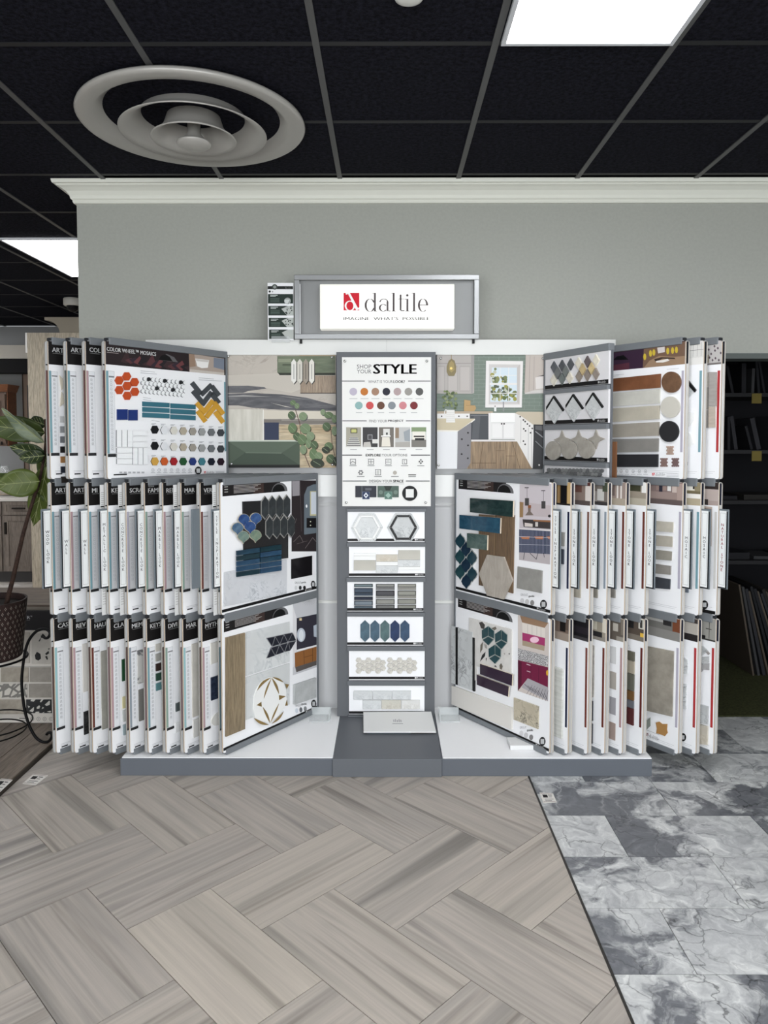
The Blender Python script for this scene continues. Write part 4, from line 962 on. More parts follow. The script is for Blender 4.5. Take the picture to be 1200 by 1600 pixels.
P.poly([(730, 245), (880, 262), (866, 345), (800, 350), (752, 330)], (232, 230, 228)); P.poly([(735, 248), (876, 264), (870, 285), (742, 272)], (200, 196, 192))
P.poly([(330, 262), (360, 215), (420, 195), (500, 230), (540, 285), (480, 278)], (96, 94, 96)); P.poly([(330, 260), (360, 215), (405, 200), (450, 225), (485, 276)], (14, 13, 14))
P.conv = None; ta, tb = w.fr.uv((166.5, 541)), w.fr.uv((243.5, 552))
P.text('COLOR WHEEL\u2122 MOSAICS', (ta[0], z1-.046, tb[0], z1-.027), (236, 236, 236), .02); P.raw(rct(ta[0], z1-.054, ta[0]+.06, z1-.051), (150, 140, 140))
a1, a0 = z1-.137, z0+.118
P.raw(rct(.0008, a0, .0115, a1), TEAL); P.raw(rct(.0118, a0, .043, a1), (160, 164, 168)); P.raw(rct(.0128, a0+.001, .042, a1-.001), (226, 228, 231)); P.raw(rct(.014, a1-.03, .042, a1-.023), (120, 124, 128))
for i in range(18): zc_ = a1-.045-i*.0185; P.raw(rct(.021, zc_-.005, .031, zc_+.005), (150, 152, 156)); P.raw(rct(.0225, zc_-.0035, .0295, zc_+.0035), (226, 228, 231)); P.raw(rct(.018, zc_-.0085, .035, zc_-.0075), (176, 178, 182))
P.raw(rct(.002, a0-.016, .044, a0-.001), (40, 40, 42)); P.raw(rct(Wd-.012, z0+.12, Wd-.002, z1-.145), TEAL)
P.raw(rct(.03, z0+.016, .10, z0+.022), (40, 40, 42))
P.conv = cB
GL = (168, 170, 174)
for a, b, c1 in ((132, 380, 290), (132, 402, 310), (766, 456, 930), (766, 478, 1020), (160, 668, 245), (160, 692, 250), (252, 918, 340)): P.poly([(a, b-3), (c1, b+10), (c1, b+14), (a, b+2)], GL)
for r_ in range(3):
    for q in range(8): x = 250+q*104; y = (950, 1120, 1296)[r_]; P.rect(x, y+q*5, x+50, y+5+q*5, GL); P.rect(x, y+10+q*5, x+34, y+15+q*5, GL)
for q in range(7): P.ring(266+q*67, 1457, 16, 19, 13, 16, (140, 142, 146), 0, 360, 14); P.circ(266+q*67, 1457, 5, (140, 142, 146), 6); P.rect(243+q*67, 1484, 289+q*67, 1488, GL)
P.rect(300, 1504, 640, 1508, (200, 201, 204)); P.circ(758, 1462, 36, (24, 24, 25), 24, 44); P.rect(738, 1440, 778, 1486, (196, 197, 198))
P.logo(820, 1494, 934, 1468, (130, 130, 132), RED, 6)
for q in range(3): P.rect(946, 1468+q*14, 1040, 1472+q*14, GL)
for q in range(6): P.rect(-100+q*48, 1474, -70+q*48, 1492, (180, 181, 184))
P.build(o)
ORG = flat((186, 76, 38), .3, coat=.3)
for (x, y) in ((915, 488), (836, 530), (997, 548), (919, 588), (838, 630), (1000, 648), (920, 690)): tiles(o, [mp(cA, hexagon(x, y, 46, 0, 49))], FB, .006, ORG, 'mosaic_piece')
tiles(o, [mp(cA, rct(814, 830, 924, 940))], FB, .006, flat((34, 52, 112), .15)); tiles(o, [mp(cA, rct(934, 836, 1028, 946))], FB, .006, flat((34, 52, 112), .15))
TL = flat((56, 108, 124), .2, coat=.4)
for r_ in range(3):
    for (xa, xb, dy) in ((152, 444, 0), (458, 728, 22)): tiles(o, [mp(cB, [(xa, 712+r_*60+dy*.9), (xb, 712+r_*60+dy*.9+16), (xb, 762+r_*60+dy*.9+14), (xa, 764+r_*60+dy*.9)])], FB, .006, TL)
pen = MB(); BK = flat((40, 42, 44), .35)
for r_ in range(4):
    for q in range(11 if r_ % 2 == 0 else 11):
        x = 158+q*43.6+(22 if r_ % 2 == 0 else 0); y = 466+r_*45+q*4.2
        if x > 622: continue
        black = (r_, q) in ((0, 1), (0, 5), (0, 9), (2, 3), (2, 7))
        pen.prism_y(mp(cB, hexagon(x-4, y+1, 22, math.pi/6, 24)), FB-.002, FB-.0002, flat((88, 90, 94), .6))  # offset dark backing paints the shadow at each penny's left edge
        pen.prism_y(mp(cB, ell(x, y, 18, 21, 12)), FB-.005, FB-.0022, BK if black else flat((240, 241, 242), .3))
po_ = pen.build('penny_mosaic', o); po_['kind'] = 'stuff'
DG, YE = flat((70, 74, 78), .4), flat((206, 156, 60), .35)
def bar(p, q, wd): 
    dx, dy = q[0]-p[0], q[1]-p[1]; l = math.hypot(dx, dy); nx, ny = -dy/l*wd/2, dx/l*wd/2
    return [(p[0]+nx, p[1]+ny), (q[0]+nx, q[1]+ny), (q[0]-nx, q[1]-ny), (p[0]-nx, p[1]-ny)]
for m_, lst in ((DG, (((690, 508), (790, 632)), ((700, 598), (800, 716)), ((790, 640), (905, 530)), ((800, 750), (905, 610)), ((905, 545), (985, 648)), ((900, 622), (985, 730)))), (YE, (((740, 728), (838, 840)), ((752, 815), (838, 930)), ((835, 810), (920, 700)), ((845, 885), (940, 768)), ((930, 720), (1030, 850)), ((942, 825), (1030, 940))))):
    for p_, q_ in lst: tiles(o, [mp(cB, bar(p_, q_, 48))], FB, .006, m_)
WB = flat((238, 239, 240), .3)
for q in range(3): tiles(o, [mp(cA, rct(808+q*57, 1046, 860+q*57, 1222))], FB, .006, WB, side=flat((60, 62, 66), .6))  # dark sides of all the white bars paint in their edge shade
for q in range(3): tiles(o, [mp(cA, rct(810, 1232+q*58, 972, 1284+q*58))], FB, .006, WB, side=flat((60, 62, 66), .6))
for q in range(3): tiles(o, [mp(cB, rct(44, 1028+q*64, 196, 1082+q*64))], FB, .006, WB, side=flat((60, 62, 66), .6))
for q in range(3): tiles(o, [mp(cB, rct(46+q*56, 1216, 98+q*56, 1396))], FB, .006, WB, side=flat((60, 62, 66), .6))
SW = [[(24, 25, 28), (226, 227, 230), (214, 210, 200), (176, 166, 148), (156, 150, 140), (154, 155, 154), (110, 113, 116), (66, 69, 73)]]*2+[[(206, 160, 76), (198, 92, 44), (160, 36, 42), (40, 84, 50), (40, 58, 116), (66, 122, 134), (30, 34, 46), (44, 30, 40)]]
for r_ in range(3):
    for q in range(8):
        x = 286+q*(103 if q < 5 else 102.5); y = (1018, 1194, 1362)[r_]+q*4.8-(0 if r_ != 2 else q*4.2)
        tiles(o, [mp(cB, hexagon(x, y, 43-q*.6, 0, 50-q*.8))], FB, .006, flat(SW[r_][q], .3), 'colour_chip', side=flat(tuple(int(v*.35) for v in SW[r_][q]), .5))  # chip sides darkened so the shade on their edges is in the colour

# ---- left style inspiration boards (front wing)
def head_strip(w, P, tier, right):
    z0, z1 = tier; u0 = .012 if right else .0
    a, b = (.012, .40) if not right else (.03, .39)
    P.raw(rct(a, z1-.066, b, z1-.012), (26, 23, 24)); P.raw(rct(a+.20, z1-.066, a+.27, z1-.012), (58, 44, 40))
    for q in range(6): P.raw(rct(a+.07, z1-.022-q*.0066, a+.07+.18-.02*(q % 3), z1-.0195-q*.0066), (170, 166, 164))
    for q in range(3): P.raw(rct(a+.012, z1-.024-q*.012, a+.034, z1-.021-q*.012), (190, 188, 186))
    cx = .395 if not right else .385
    P.raw([(cx+.058*math.cos(math.pi*k/12), z1-.066+.046*math.sin(math.pi*k/12)) for k in range(13)], (104, 104, 106)); P.raw([(cx-.008+.046*math.cos(math.pi*k/12), z1-.066+.038*math.sin(math.pi*k/12)) for k in range(13)], (10, 10, 11))
def foot_bar(w, P, tier, lx):
    z0, z1 = tier; P.raw(rct(.013 if w.side == 'R' else .001, z0+.012, w.W-.001 if w.side == 'R' else w.W-.012, z0+.026), (16, 15, 16)); P.logo(lx, z0+.0145, lx+.055, z0+.0235, (200, 200, 200), None, 6)
w = wings[9]
o = w.board(T3[1], (130, 150, 160)); P = Print(FB); head_strip(w, P, T3[1], False)
c = w.fr.zoom(330, 730, .16667); P.conv = c
P.rect(752, 124, 990, 790, (44, 38, 40)); P.poly([(756, 130), (828, 126), (828, 265), (760, 272)], (150, 146, 150)); P.poly([(870, 630), (870, 260), (900, 185), (960, 160), (990, 158), (990, 615), (880, 632)], (104, 114, 122)); P.rect(925, 225, 990, 455, (196, 190, 150)); P.rect(934, 232, 990, 440, (206, 212, 220)); P.rect(893, 475, 990, 568, (20, 18, 20)); P.circ(893, 365, 8, (240, 240, 240), 10, 16); P.circ(930, 510, 6, (220, 214, 190), 8); P.circ(930, 545, 6, (220, 214, 190), 8)
P.line([(770, 700), (830, 640), (860, 700)], 3, (140, 130, 130)); P.line([(770, 560), (800, 480)], 3, (120, 112, 112)); P.line([(880, 760), (950, 660), (985, 700)], 3, (150, 140, 140)); P.line([(800, 720), (900, 690)], 3, (120, 110, 110)); P.line([(830, 130), (845, 600)], 3, (100, 92, 94))
for x, cc in ((793, (214, 214, 216)), (833, (44, 46, 48)), (873, (30, 30, 32))): P.circ(x, 1130, 13, cc, 14, 20)
P.text('GROUT', (782, 1092, 840, 1072), (120, 120, 122)); P.text('guide', (843, 1092, 888, 1070), (70, 70, 72), .02); P.circ(954, 1098, 22, (22, 22, 24), 20, 34); P.rect(943, 1080, 966, 1116, (190, 191, 192))
P.conv = None; foot_bar(w, P, T3[1], .585); P.build(o)
BM = marble((30, 29, 31), (150, 146, 146), 8, .25, 'black_marble', .012); WM = marble((214, 216, 220), (170, 174, 180), 14, .3, 'white_vein_marble', .035)
tiles(o, [mp(c, [(288, 322), (712, 300), (712, 850), (300, 900)])], FB, .008, BM)
tiles(o, [mp(c, [(112, 985), (700, 862), (700, 1185), (112, 1306)])], FB, .006, WM)
PK = speckled((38, 42, 44), (56, 60, 62), 20, .3, name='charcoal_picket')
pk = []
for q in range(4): x = 488+q*68; y = 268-q*4; pk.append(mp(c, [(x, y), (x+34, y+44), (x+34, y+170), (x+2, y+222), (x-34, y+178), (x-34, y+52)]))
for q in range(4): x = 530+q*68; y = 455-q*4; pk.append(mp(c, [(x, y), (x+34, y+44), (x+34, y+165), (x+2, y+216), (x-34, y+176), (x-34, y+52)]))
mosaic(o, pk, FB-.008, .006, PK, (150, 148, 144), .92)
FSC = [speckled(a_, b_, 40, .2, name='fan_glaze', coat=.4) for a_, b_ in (((32, 56, 108), (60, 92, 140)), ((44, 70, 120), (70, 100, 146)), ((54, 84, 116), (98, 124, 146)), ((36, 62, 116), (62, 92, 140)), ((92, 116, 116), (128, 146, 132)), ((100, 122, 110), (132, 146, 126)))]
def fan(x, y, r): return [(x+r*math.cos(math.radians(a_)), y-r*1.06*math.sin(math.radians(a_))) for a_ in range(0, 181, 15)]+[(x-r*.75, y+r*.35), (x-r*.2, y+r*.75), (x, y+r*1.1), (x+r*.2, y+r*.75), (x+r*.75, y+r*.35)]
mosaic(o, [mp(c, fan(x, y, 56)) for x, y in ((290, 495), (402, 485), (230, 577), (348, 565), (286, 655), (400, 645))], FB-.008, .006, FSC, (186, 178, 160), .93)
STM_ = [speckled((20, 46, 62), (36, 70, 90), 14, .2, (1, 1, 3), 'teal_stick', coat=.4), speckled((18, 40, 50), (30, 58, 66), 14, .2, (1, 1, 3), 'dark_teal_stick', coat=.4), speckled((30, 58, 84), (48, 80, 106), 14, .2, (1, 1, 3), 'blue_stick', coat=.4)]
for q in range(5):
    for (xa, xb) in ((222, 434), (444, 640)):
        f_ = lambda x, y: (x, y-(x-222)*.145)
        ya = 782+q*50
        tiles(o, [mp(c, [f_(xa, ya), f_(xb, ya), f_(xb, ya+44), f_(xa, ya+44)])], FB-.008, .007, STM_[(q+(xa > 300)) % 3 if q != 3 else 2], 'mosaic_piece')
tiles(o, [mp(c, [(748, 862), (942, 828), (942, 1010), (748, 1048)])], FB, .004, flat((22, 20, 22), .15))
o = w.board(T3[0], (110, 140, 150)); P = Print(FB); head_strip(w, P, T3[0], False)
c = w.fr.zoom(330, 920, .175); P.conv = c
P.poly([(728, 130), (940, 82), (940, 700), (728, 772)], (196, 196, 200)); P.poly([(762, 262), (940, 225), (940, 500), (762, 545)], (52, 50, 60)); P.poly([(728, 150), (762, 262), (762, 545), (735, 700), (728, 700)], (222, 220, 222))
P.circ(802, 412, 38, (190, 196, 206), 24, 62); P.circ(803, 415, 22, (224, 228, 232), 18, 50); P.poly([(912, 330), (940, 318), (940, 432), (915, 425)], (178, 186, 196)); P.rect(786, 262, 808, 284, (226, 206, 160)); P.poly([(762, 545), (940, 500), (940, 515), (762, 560)], (230, 230, 232))
P.poly([(744, 572), (940, 515), (940, 640), (748, 700)], (140, 92, 50)); P.line([(826, 555), (830, 672)], 4, (90, 56, 30)); P.line([(905, 530), (905, 648)], 4, (90, 56, 30)); P.line([(828, 612), (905, 590)], 4, (90, 56, 30)); P.poly([(748, 700), (940, 640), (940, 680), (760, 745)], (90, 84, 82))
for a_ in range(9): P.line([(870, 105), (870+60*math.cos(math.radians(20*a_)), 105+45*math.sin(math.radians(20*a_)))], 2, (160, 160, 160))
for x, cc in ((762, (206, 212, 220)), (799, (104, 106, 110)), (838, (130, 132, 134))): P.circ(x, 1088-(x-762)*.22, 14, cc, 14, 23)
P.text('GROUT', (750, 1052, 800, 1032), (140, 140, 142)); P.text('guide', (804, 1042, 850, 1018), (70, 70, 72), .02); P.circ(914, 1026, 23, (22, 22, 24), 20, 36); P.rect(902, 1008, 926, 1044, (190, 191, 192))
P.conv = None; foot_bar(w, P, T3[0], .585); P.build(o)
OAK = wood((128, 112, 88), (160, 142, 114), 'z', 6, .5, 'oak_plank_sample'); LM = marble((218, 220, 220), (186, 190, 192), 8, .3, 'soft_white_marble', .06)
tiles(o, [mp(c, [(122, 435), (292, 390), (292, 1248), (122, 1318)])], FB, .009, OAK)
tiles(o, [mp(c, [(306, 385), (694, 292), (694, 650), (306, 776)])], FB, .005, LM); tiles(o, [mp(c, [(306, 790), (694, 662), (694, 1030), (306, 1168)])], FB, .005, LM)
NV = flat((26, 28, 40), .2)
tris = []
for tri in (((484, 438), (555, 424), (530, 510)), ((560, 422), (635, 406), (600, 490)), ((640, 404), (713, 390), (672, 470)), ((534, 512), (560, 428), (596, 494)), ((604, 492), (637, 410), (668, 474)), ((676, 470), (716, 392), (746, 458)), ((522, 524), (594, 502), (560, 590)), ((484, 618), (520, 528), (556, 594)), ((566, 588), (600, 500), (636, 564)), ((606, 498), (668, 480), (640, 560)), ((646, 560), (676, 478), (692, 550)), ((680, 476), (744, 464), (694, 548))):
    tris.append(mp(c, list(tri)))
mosaic(o, tris, FB-.005, .006, NV, (150, 150, 154), .93, grow=1.05)
# white medallion with brass arcs
ce, ra, rb_ = (520, 990), 150, 208
tiles(o, [mp(c, [(370, 960), (395, 890), (440, 825), (500, 788), (560, 785), (630, 825), (655, 900), (660, 985), (640, 1060), (590, 1130), (510, 1195), (430, 1180), (385, 1150), (365, 1070)])], FB-.005, .006, flat((236, 236, 234), .3), 'medallion')
BRS = flat((158, 132, 84), .3, .6)
def arc(p, q, bulge, wd, n_=8):
    A1 = []; B1 = []
    dx, dy = q[0]-p[0], q[1]-p[1]; l = math.hypot(dx, dy); nx, ny = -dy/l, dx/l
    for k in range(n_+1):
        t_ = k/n_; h_ = math.sin(math.pi*t_); A1.append((p[0]+dx*t_+nx*(bulge+wd)*h_, p[1]+dy*t_+ny*(bulge+wd)*h_)); B1.append((p[0]+dx*t_+nx*bulge*h_, p[1]+dy*t_+ny*bulge*h_))
    return A1[:-1]+B1[::-1][:-1]
for p_, q_, bl, wd in (((395, 905), (520, 790), -6, -22), ((455, 975), (522, 795), 2, -14), ((525, 790), (590, 935), 4, -22), ((530, 785), (632, 832), 4, -18), ((445, 1050), (510, 1195), 6, -20), ((515, 1190), (590, 1020), 6, -14), ((365, 1150), (500, 1210), -2, 26), ((525, 1200), (632, 1090), 2, 18)):
    tiles(o, [mp(c, arc(p_, q_, bl, wd))], FB-.011, .0015, BRS, 'brass_inlay')
for tri in (((390, 1035), (432, 1005), (436, 1048)), ((590, 945), (650, 955), (592, 990)), ((645, 845), (680, 850), (660, 890)), ((645, 1040), (662, 985), (668, 1038))): tiles(o, [mp(c, list(tri))], FB-.011, .0015, BRS, 'brass_inlay')
tiles(o, [mp(c, [(728, 855), (922, 790), (922, 965), (728, 1030)])], FB, .014, speckled((168, 170, 170), (186, 188, 188), 18, .4, name='grey_stone_sample'))

# ---------------------------------------------------------------- right wings
RPX = (862, 891, 922, 949, 977, 1009, 1066, 1094, 1122)
RT = ('STYLE INSPIRATION', 'STONE LOOK', 'STONE LOOK', 'STONE LOOK', 'STONE LOOK', 'STONE LOOK', 'MOSAIC', 'MOSAIC', 'NATURAL STONE')
RLAB = ('right front wing of style inspiration boards with teal tiles and purple kitchen photo', 'right wing with STONE LOOK tab next to the STYLE INSPIRATION wing', 'second right wing with a STONE LOOK tab counting from the column',
        'middle one of the five right wings with STONE LOOK tabs', 'fourth right wing with a STONE LOOK tab counting from the column', 'right wing with STONE LOOK tab beside the wide open gap',
        'right wing topped by brown and grey plank board with big round samples', 'tall right wing with MOSAIC tab next to the NATURAL STONE wing', 'outermost right wing with red NATURAL STONE tab')
H_ = {  # header photo blocks: base colour, then (from, low, to, high, colour) measured from the near edge
 1: [(120, 96, 60), (.0, 0, .02, 1, (190, 160, 110)), (.022, .05, .06, .92, (16, 15, 18)), (.065, 0, .08, 1, (160, 130, 90)), (.08, 0, .2, 1, (70, 56, 44)), (.0, 0, .3, .08, (40, 36, 34))],
 2: [(128, 112, 104), (.0, .2, .03, .9, (206, 198, 192)), (.0, .85, .3, 1, (84, 50, 46)), (.05, .55, .2, .9, (96, 66, 58)), (.0, 0, .4, .2, (84, 74, 72))],
 3: [(112, 104, 98), (.02, .2, .06, .7, (190, 188, 184)), (.0, .6, .03, 1, (66, 72, 58)), (.06, .1, .2, .6, (150, 144, 138)), (.0, 0, .4, .15, (60, 56, 56))],
 4: [(150, 134, 126), (.02, .3, .03, .9, (220, 214, 208)), (.04, .3, .05, .9, (220, 214, 208)), (.0, .0, .3, .3, (168, 156, 140)), (.06, .4, .2, .9, (110, 96, 92))],
 5: [(150, 140, 126), (.0, .55, .025, 1, (226, 224, 220)), (.03, .6, .14, 1, (62, 62, 46)), (.0, 0, .4, .3, (176, 168, 152))],
 6: [(132, 114, 110), (.0, .1, .03, .95, (168, 148, 140)), (.03, .55, .055, .9, (196, 180, 172)), (.06, .6, .08, .98, (224, 222, 218)), (.085, .62, .14, .98, (150, 128, 120)), (.105, .45, .125, .9, (44, 42, 54)), (.0, 0, .3, .22, (96, 84, 82)), (.03, .25, .2, .55, (150, 132, 126))],
 7: [(176, 164, 140), (.0, .5, .2, .62, (110, 100, 76)), (.0, .62, .03, 1, (140, 130, 104)), (.03, .65, .2, 1, (224, 220, 210)), (.0, .3, .2, .5, (232, 228, 222)), (.03, .7, .04, .85, (40, 36, 34))],
 8: [(168, 152, 146), (.0, .7, .3, 1, (52, 44, 42)), (.0, .2, .3, .7, (182, 168, 162)), (.05, 0, .2, .25, (56, 50, 48))]}
HB = {1: [(112, 96, 86), (.0, .5, .03, 1, (90, 76, 68)), (.02, .4, .055, 1, (26, 22, 22)), (.0, 0, .3, .35, (150, 136, 124))],
 2: [(26, 24, 28), (.0, .0, .3, .15, (60, 58, 60)), (.0, .3, .1, .6, (38, 34, 40))],
 3: [(150, 142, 128), (.0, .0, .3, .2, (140, 134, 126)), (.02, .15, .09, .38, (40, 38, 40)), (.0, .4, .02, 1, (206, 200, 186)), (.05, .45, .08, 1, (190, 184, 168))],
 4: [(96, 88, 80), (.03, .4, .06, .75, (180, 174, 164)), (.0, 0, .04, .2, (150, 144, 134)), (.0, .3, .015, 1, (120, 112, 102))],
 5: [(84, 74, 66), (.0, .55, .03, 1, (200, 196, 186)), (.008, .6, .022, .95, (60, 58, 56)), (.0, 0, .4, .25, (120, 112, 102)), (.0, .2, .02, .38, (216, 176, 70)), (.055, .5, .1, .95, (34, 32, 32))],
 6: [(112, 110, 106), (.0, .35, .04, 1, (112, 66, 44)), (.045, .6, .09, .95, (44, 42, 42)), (.09, .7, .2, 1, (170, 168, 164)), (.0, 0, .4, .4, (132, 130, 126))],
 7: [(60, 54, 52), (.0, .3, .2, .8, (172, 166, 158)), (.0, .0, .2, .3, (40, 36, 36))],
 8: [(150, 148, 142), (.03, .1, .034, .9, (60, 58, 54)), (.02, .5, .05, .54, (70, 68, 64)), (.05, .05, .07, .2, (30, 30, 30)), (.0, 0, .3, .07, (56, 54, 52))]}
ACM = {1: NAVY, 2: (112, 76, 66), 3: GRYB, 4: BRWN, 5: BRWN, 6: LILAC, 7: TEAL, 8: (206, 204, 200)}
ACB = {1: NAVY, 2: (112, 60, 50), 3: (104, 50, 40), 4: (172, 140, 140), 5: (92, 38, 34), 6: LILAC, 7: REDA, 8: REDA}
HT = {6: [(64, 46, 48)], 7: [(214, 212, 208), (.0, .0, .2, .3, (226, 224, 220)), (.01, .35, .012, .95, (90, 88, 86)), (.03, .35, .032, .95, (90, 88, 86)), (.05, .35, .052, .95, (90, 88, 86)), (.0, .62, .1, .635, (90, 88, 86))],
      8: [(188, 184, 182), (.06, .1, .2, .45, (150, 138, 120)), (.0, .0, .1, .08, (120, 114, 112))]}
rw = []
CONC = [speckled(c1, tuple(min(255, int(v*1.1)) for v in c1), 14, .5, name='concrete_tile') for c1 in ((176, 170, 158), (164, 158, 146), (140, 136, 126), (132, 128, 122), (58, 60, 66))]
for i in range(9):
    tiers = T3 if i > 5 else T3[:2]
    w = Wing('R', RPX[i], RLAB[i], tiers); rw.append(w)
    w.tab(RT[i], {8: (160, 60, 66), 6: (92, 94, 100), 7: (92, 94, 100)}.get(i, (44, 44, 46)))
    if i == 0: continue
    W = w.W
    om = w.board(T3[1], (28, 32, 48)); z0, z1 = T3[1]
    def ext(P, i=i, w=w, z0=z0, z1=z1):
        if i == 5: P.logo(W-.16, z0+.024, W-.09, z0+.040, (90, 88, 88), (120, 60, 64), 6)
        if i == 8: w.badge(P, 1101, 945, 7); P.raw(rct(W-.1, z0+.004, W-.004, z0+.02), (20, 20, 20)); P.raw(rct(.2, z1-.3, W-.03, z1-.115), (190, 172, 160)); P.raw(rct(.3, z1-.26, W-.034, z1-.125), (70, 62, 58))
    w.right_print(om, T3[1], ACM[i], H_[i], ext)
    if i == 1: w.sam(om, W-.085, z1-.30, W-.030, z1-.235, flat((150, 148, 144), .4)); w.sam(om, W-.085, z1-.385, W-.033, z1-.315, flat((66, 70, 80), .4))
    elif i in (2, 3, 4): w.sam(om, W-.30, z0+.075, W-.047, z1-.14, CONC[i-1], .008)
    elif i == 7: w.sam(om, W-.08, z0+.10, W-.05, z0+.14, flat((110, 118, 128), .3)); w.sam(om, W-.20, z1-.3, W-.09, z1-.15, flat((206, 202, 196), .3))
    elif i == 5: w.sam(om, W-.3, z0+.2, W-.12, z1-.2, CONC[1])
    if i == 6:
        for q in range(5):
            c = w.fr.zoom(985, 745, .14692); ya = (482, 630, 782, 930, 1065)[q]; yb = (590, 745, 890, 1040, 1195)[q]
            tiles(om, [mp(c, [(170, ya-20+0), (462-q*8, ya+q*6), (458-q*8, yb), (165, yb-22)])], FB, .008, CONC[q])
    ob = w.board(T3[0], (28, 32, 48)); z0, z1 = T3[0]
    def extb(P, i=i, w=w, z0=z0, z1=z1):
        if i == 7: w.badge(P, 1067, 1152, 6.5)
        if i == 6: P.logo(W-.175, z0+.03, W-.10, z0+.047, (90, 88, 88), (120, 60, 64), 6); P.raw(rct(.3, z0+.17, W-.06, z0+.1715), (150, 150, 150)); P.raw(rct(.3, z0+.06, W-.1, z0+.0615), (150, 150, 150))
        if i == 5:
            for q in range(6): P.raw(rct(.4, z1-.122-q*.007, W-.09+.004*q, z1-.120-q*.007), (186, 186, 186))
    w.right_print(ob, T3[0], ACB[i], HB[i], extb)
    if i == 1: w.sam(ob, W-.30, z0+.065, W-.027, z0+.40, speckled((196, 196, 190), (216, 216, 211), 8, .4, (1, 1, 12), 'ribbed_pale_tile'), .012, .003)
    elif i == 3: w.sam(ob, W-.25, z0+.255, W-.062, z1-.138, speckled((150, 146, 140), (176, 172, 166), 30, .5, name='grey_speckle_tile')); w.sam(ob, W-.25, z0+.14, W-.066, z0+.235, flat((56, 58, 64), .4)); w.sam(ob, W-.25, z0+.03, W-.066, z0+.125, flat((56, 58, 64), .4))
    elif i == 4:
        for q, (a_, b_) in enumerate((((206, 206, 206), (206, 206, 206)), ((178, 176, 174), (168, 162, 154)), ((164, 162, 164), (158, 156, 160)), ((164, 148, 138), (158, 140, 132)))):
            v1_ = z1-.14-q*.122; w.sam(ob, W-.108, v1_-.082, W-.075, v1_, flat(a_, .4), .003); w.sam(ob, W-.071, v1_-.082, W-.037, v1_, flat(b_, .4), .003)
    elif i == 5:
        for q, (h_, c1) in enumerate(((.045, (96, 94, 82)), (.062, (160, 152, 136)), (.082, (98, 98, 88)), (.045, (112, 84, 52)), (.038, (104, 106, 112)), (.082, (84, 44, 44)))):
            v1_ = z1-.165-sum((.045, .062, .082, .045, .038, .082)[:q]); w.sam(ob, W-.20, v1_-h_+.002, W-.046, v1_, flat(c1, .4), .009)
    elif i == 6:
        c = w.fr.zoom(985, 960, .14376)
        tiles(ob, [mp(c, [(100, 325), (478, 400), (462, 1108), (90, 1020)])], FB, .009, speckled((138, 132, 122), (162, 155, 143), 16, .5, name='taupe_stone_tile'))
        tiles(ob, [mp(c, [(145, 1105), (180, 1150), (220, 1120), (220, 1210), (180, 1252), (140, 1210)])], FB, .004, flat((140, 146, 138), .4), 'mosaic_piece')
        tiles(ob, [mp(c, [(280, 1175), (318, 1165), (350, 1190), (405, 1190), (400, 1250), (408, 1285), (378, 1322), (340, 1305), (285, 1290), (292, 1240)])], FB, .004, flat((168, 126, 76), .4), 'mosaic_piece')
    elif i == 7:
        c = w.fr.zoom(985, 960, .14376)
        for pts in ([(545, 360), (580, 385), (578, 440), (548, 428)], [(548, 440), (628, 490), (628, 560), (548, 520)], [(566, 580), (628, 565), (628, 640), (566, 645)], [(535, 745), (615, 755), (615, 785), (535, 772)], [(533, 782), (615, 792), (612, 895), (533, 880)], [(533, 888), (612, 900), (612, 945), (533, 930)], [(530, 940), (612, 952), (610, 1030), (530, 1015)]): tiles(ob, [mp(c, pts)], FB, .008, CAR, 'mosaic_piece')
    elif i == 8:
        c = w.fr.zoom(985, 960, .14376)
        for k, pts in enumerate(([(715, 330), (800, 345), (850, 395), (780, 450), (720, 460)], [(790, 420), (830, 380), (868, 425), (850, 440), (820, 400)], [(720, 470), (860, 455), (860, 520), (790, 540), (722, 500)], [(722, 510), (790, 545), (862, 530), (860, 605), (800, 600), (780, 625), (722, 580)])): tiles(ob, [mp(c, pts)], FB, .005, [CAR2, flat((150, 144, 140), .4), CAR2, marble((176, 174, 174), (150, 148, 148), 20, .3, 'grey_chevron', .06)][k], 'mosaic_piece')
        tiles(ob, [mp(c, [(690, 950), (855, 1000), (850, 1190), (690, 1160)])], FB, .011, CAR2); tiles(ob, [mp(c, [(690, 1172), (850, 1215), (845, 1415), (690, 1390)])], FB, .011, BEI)
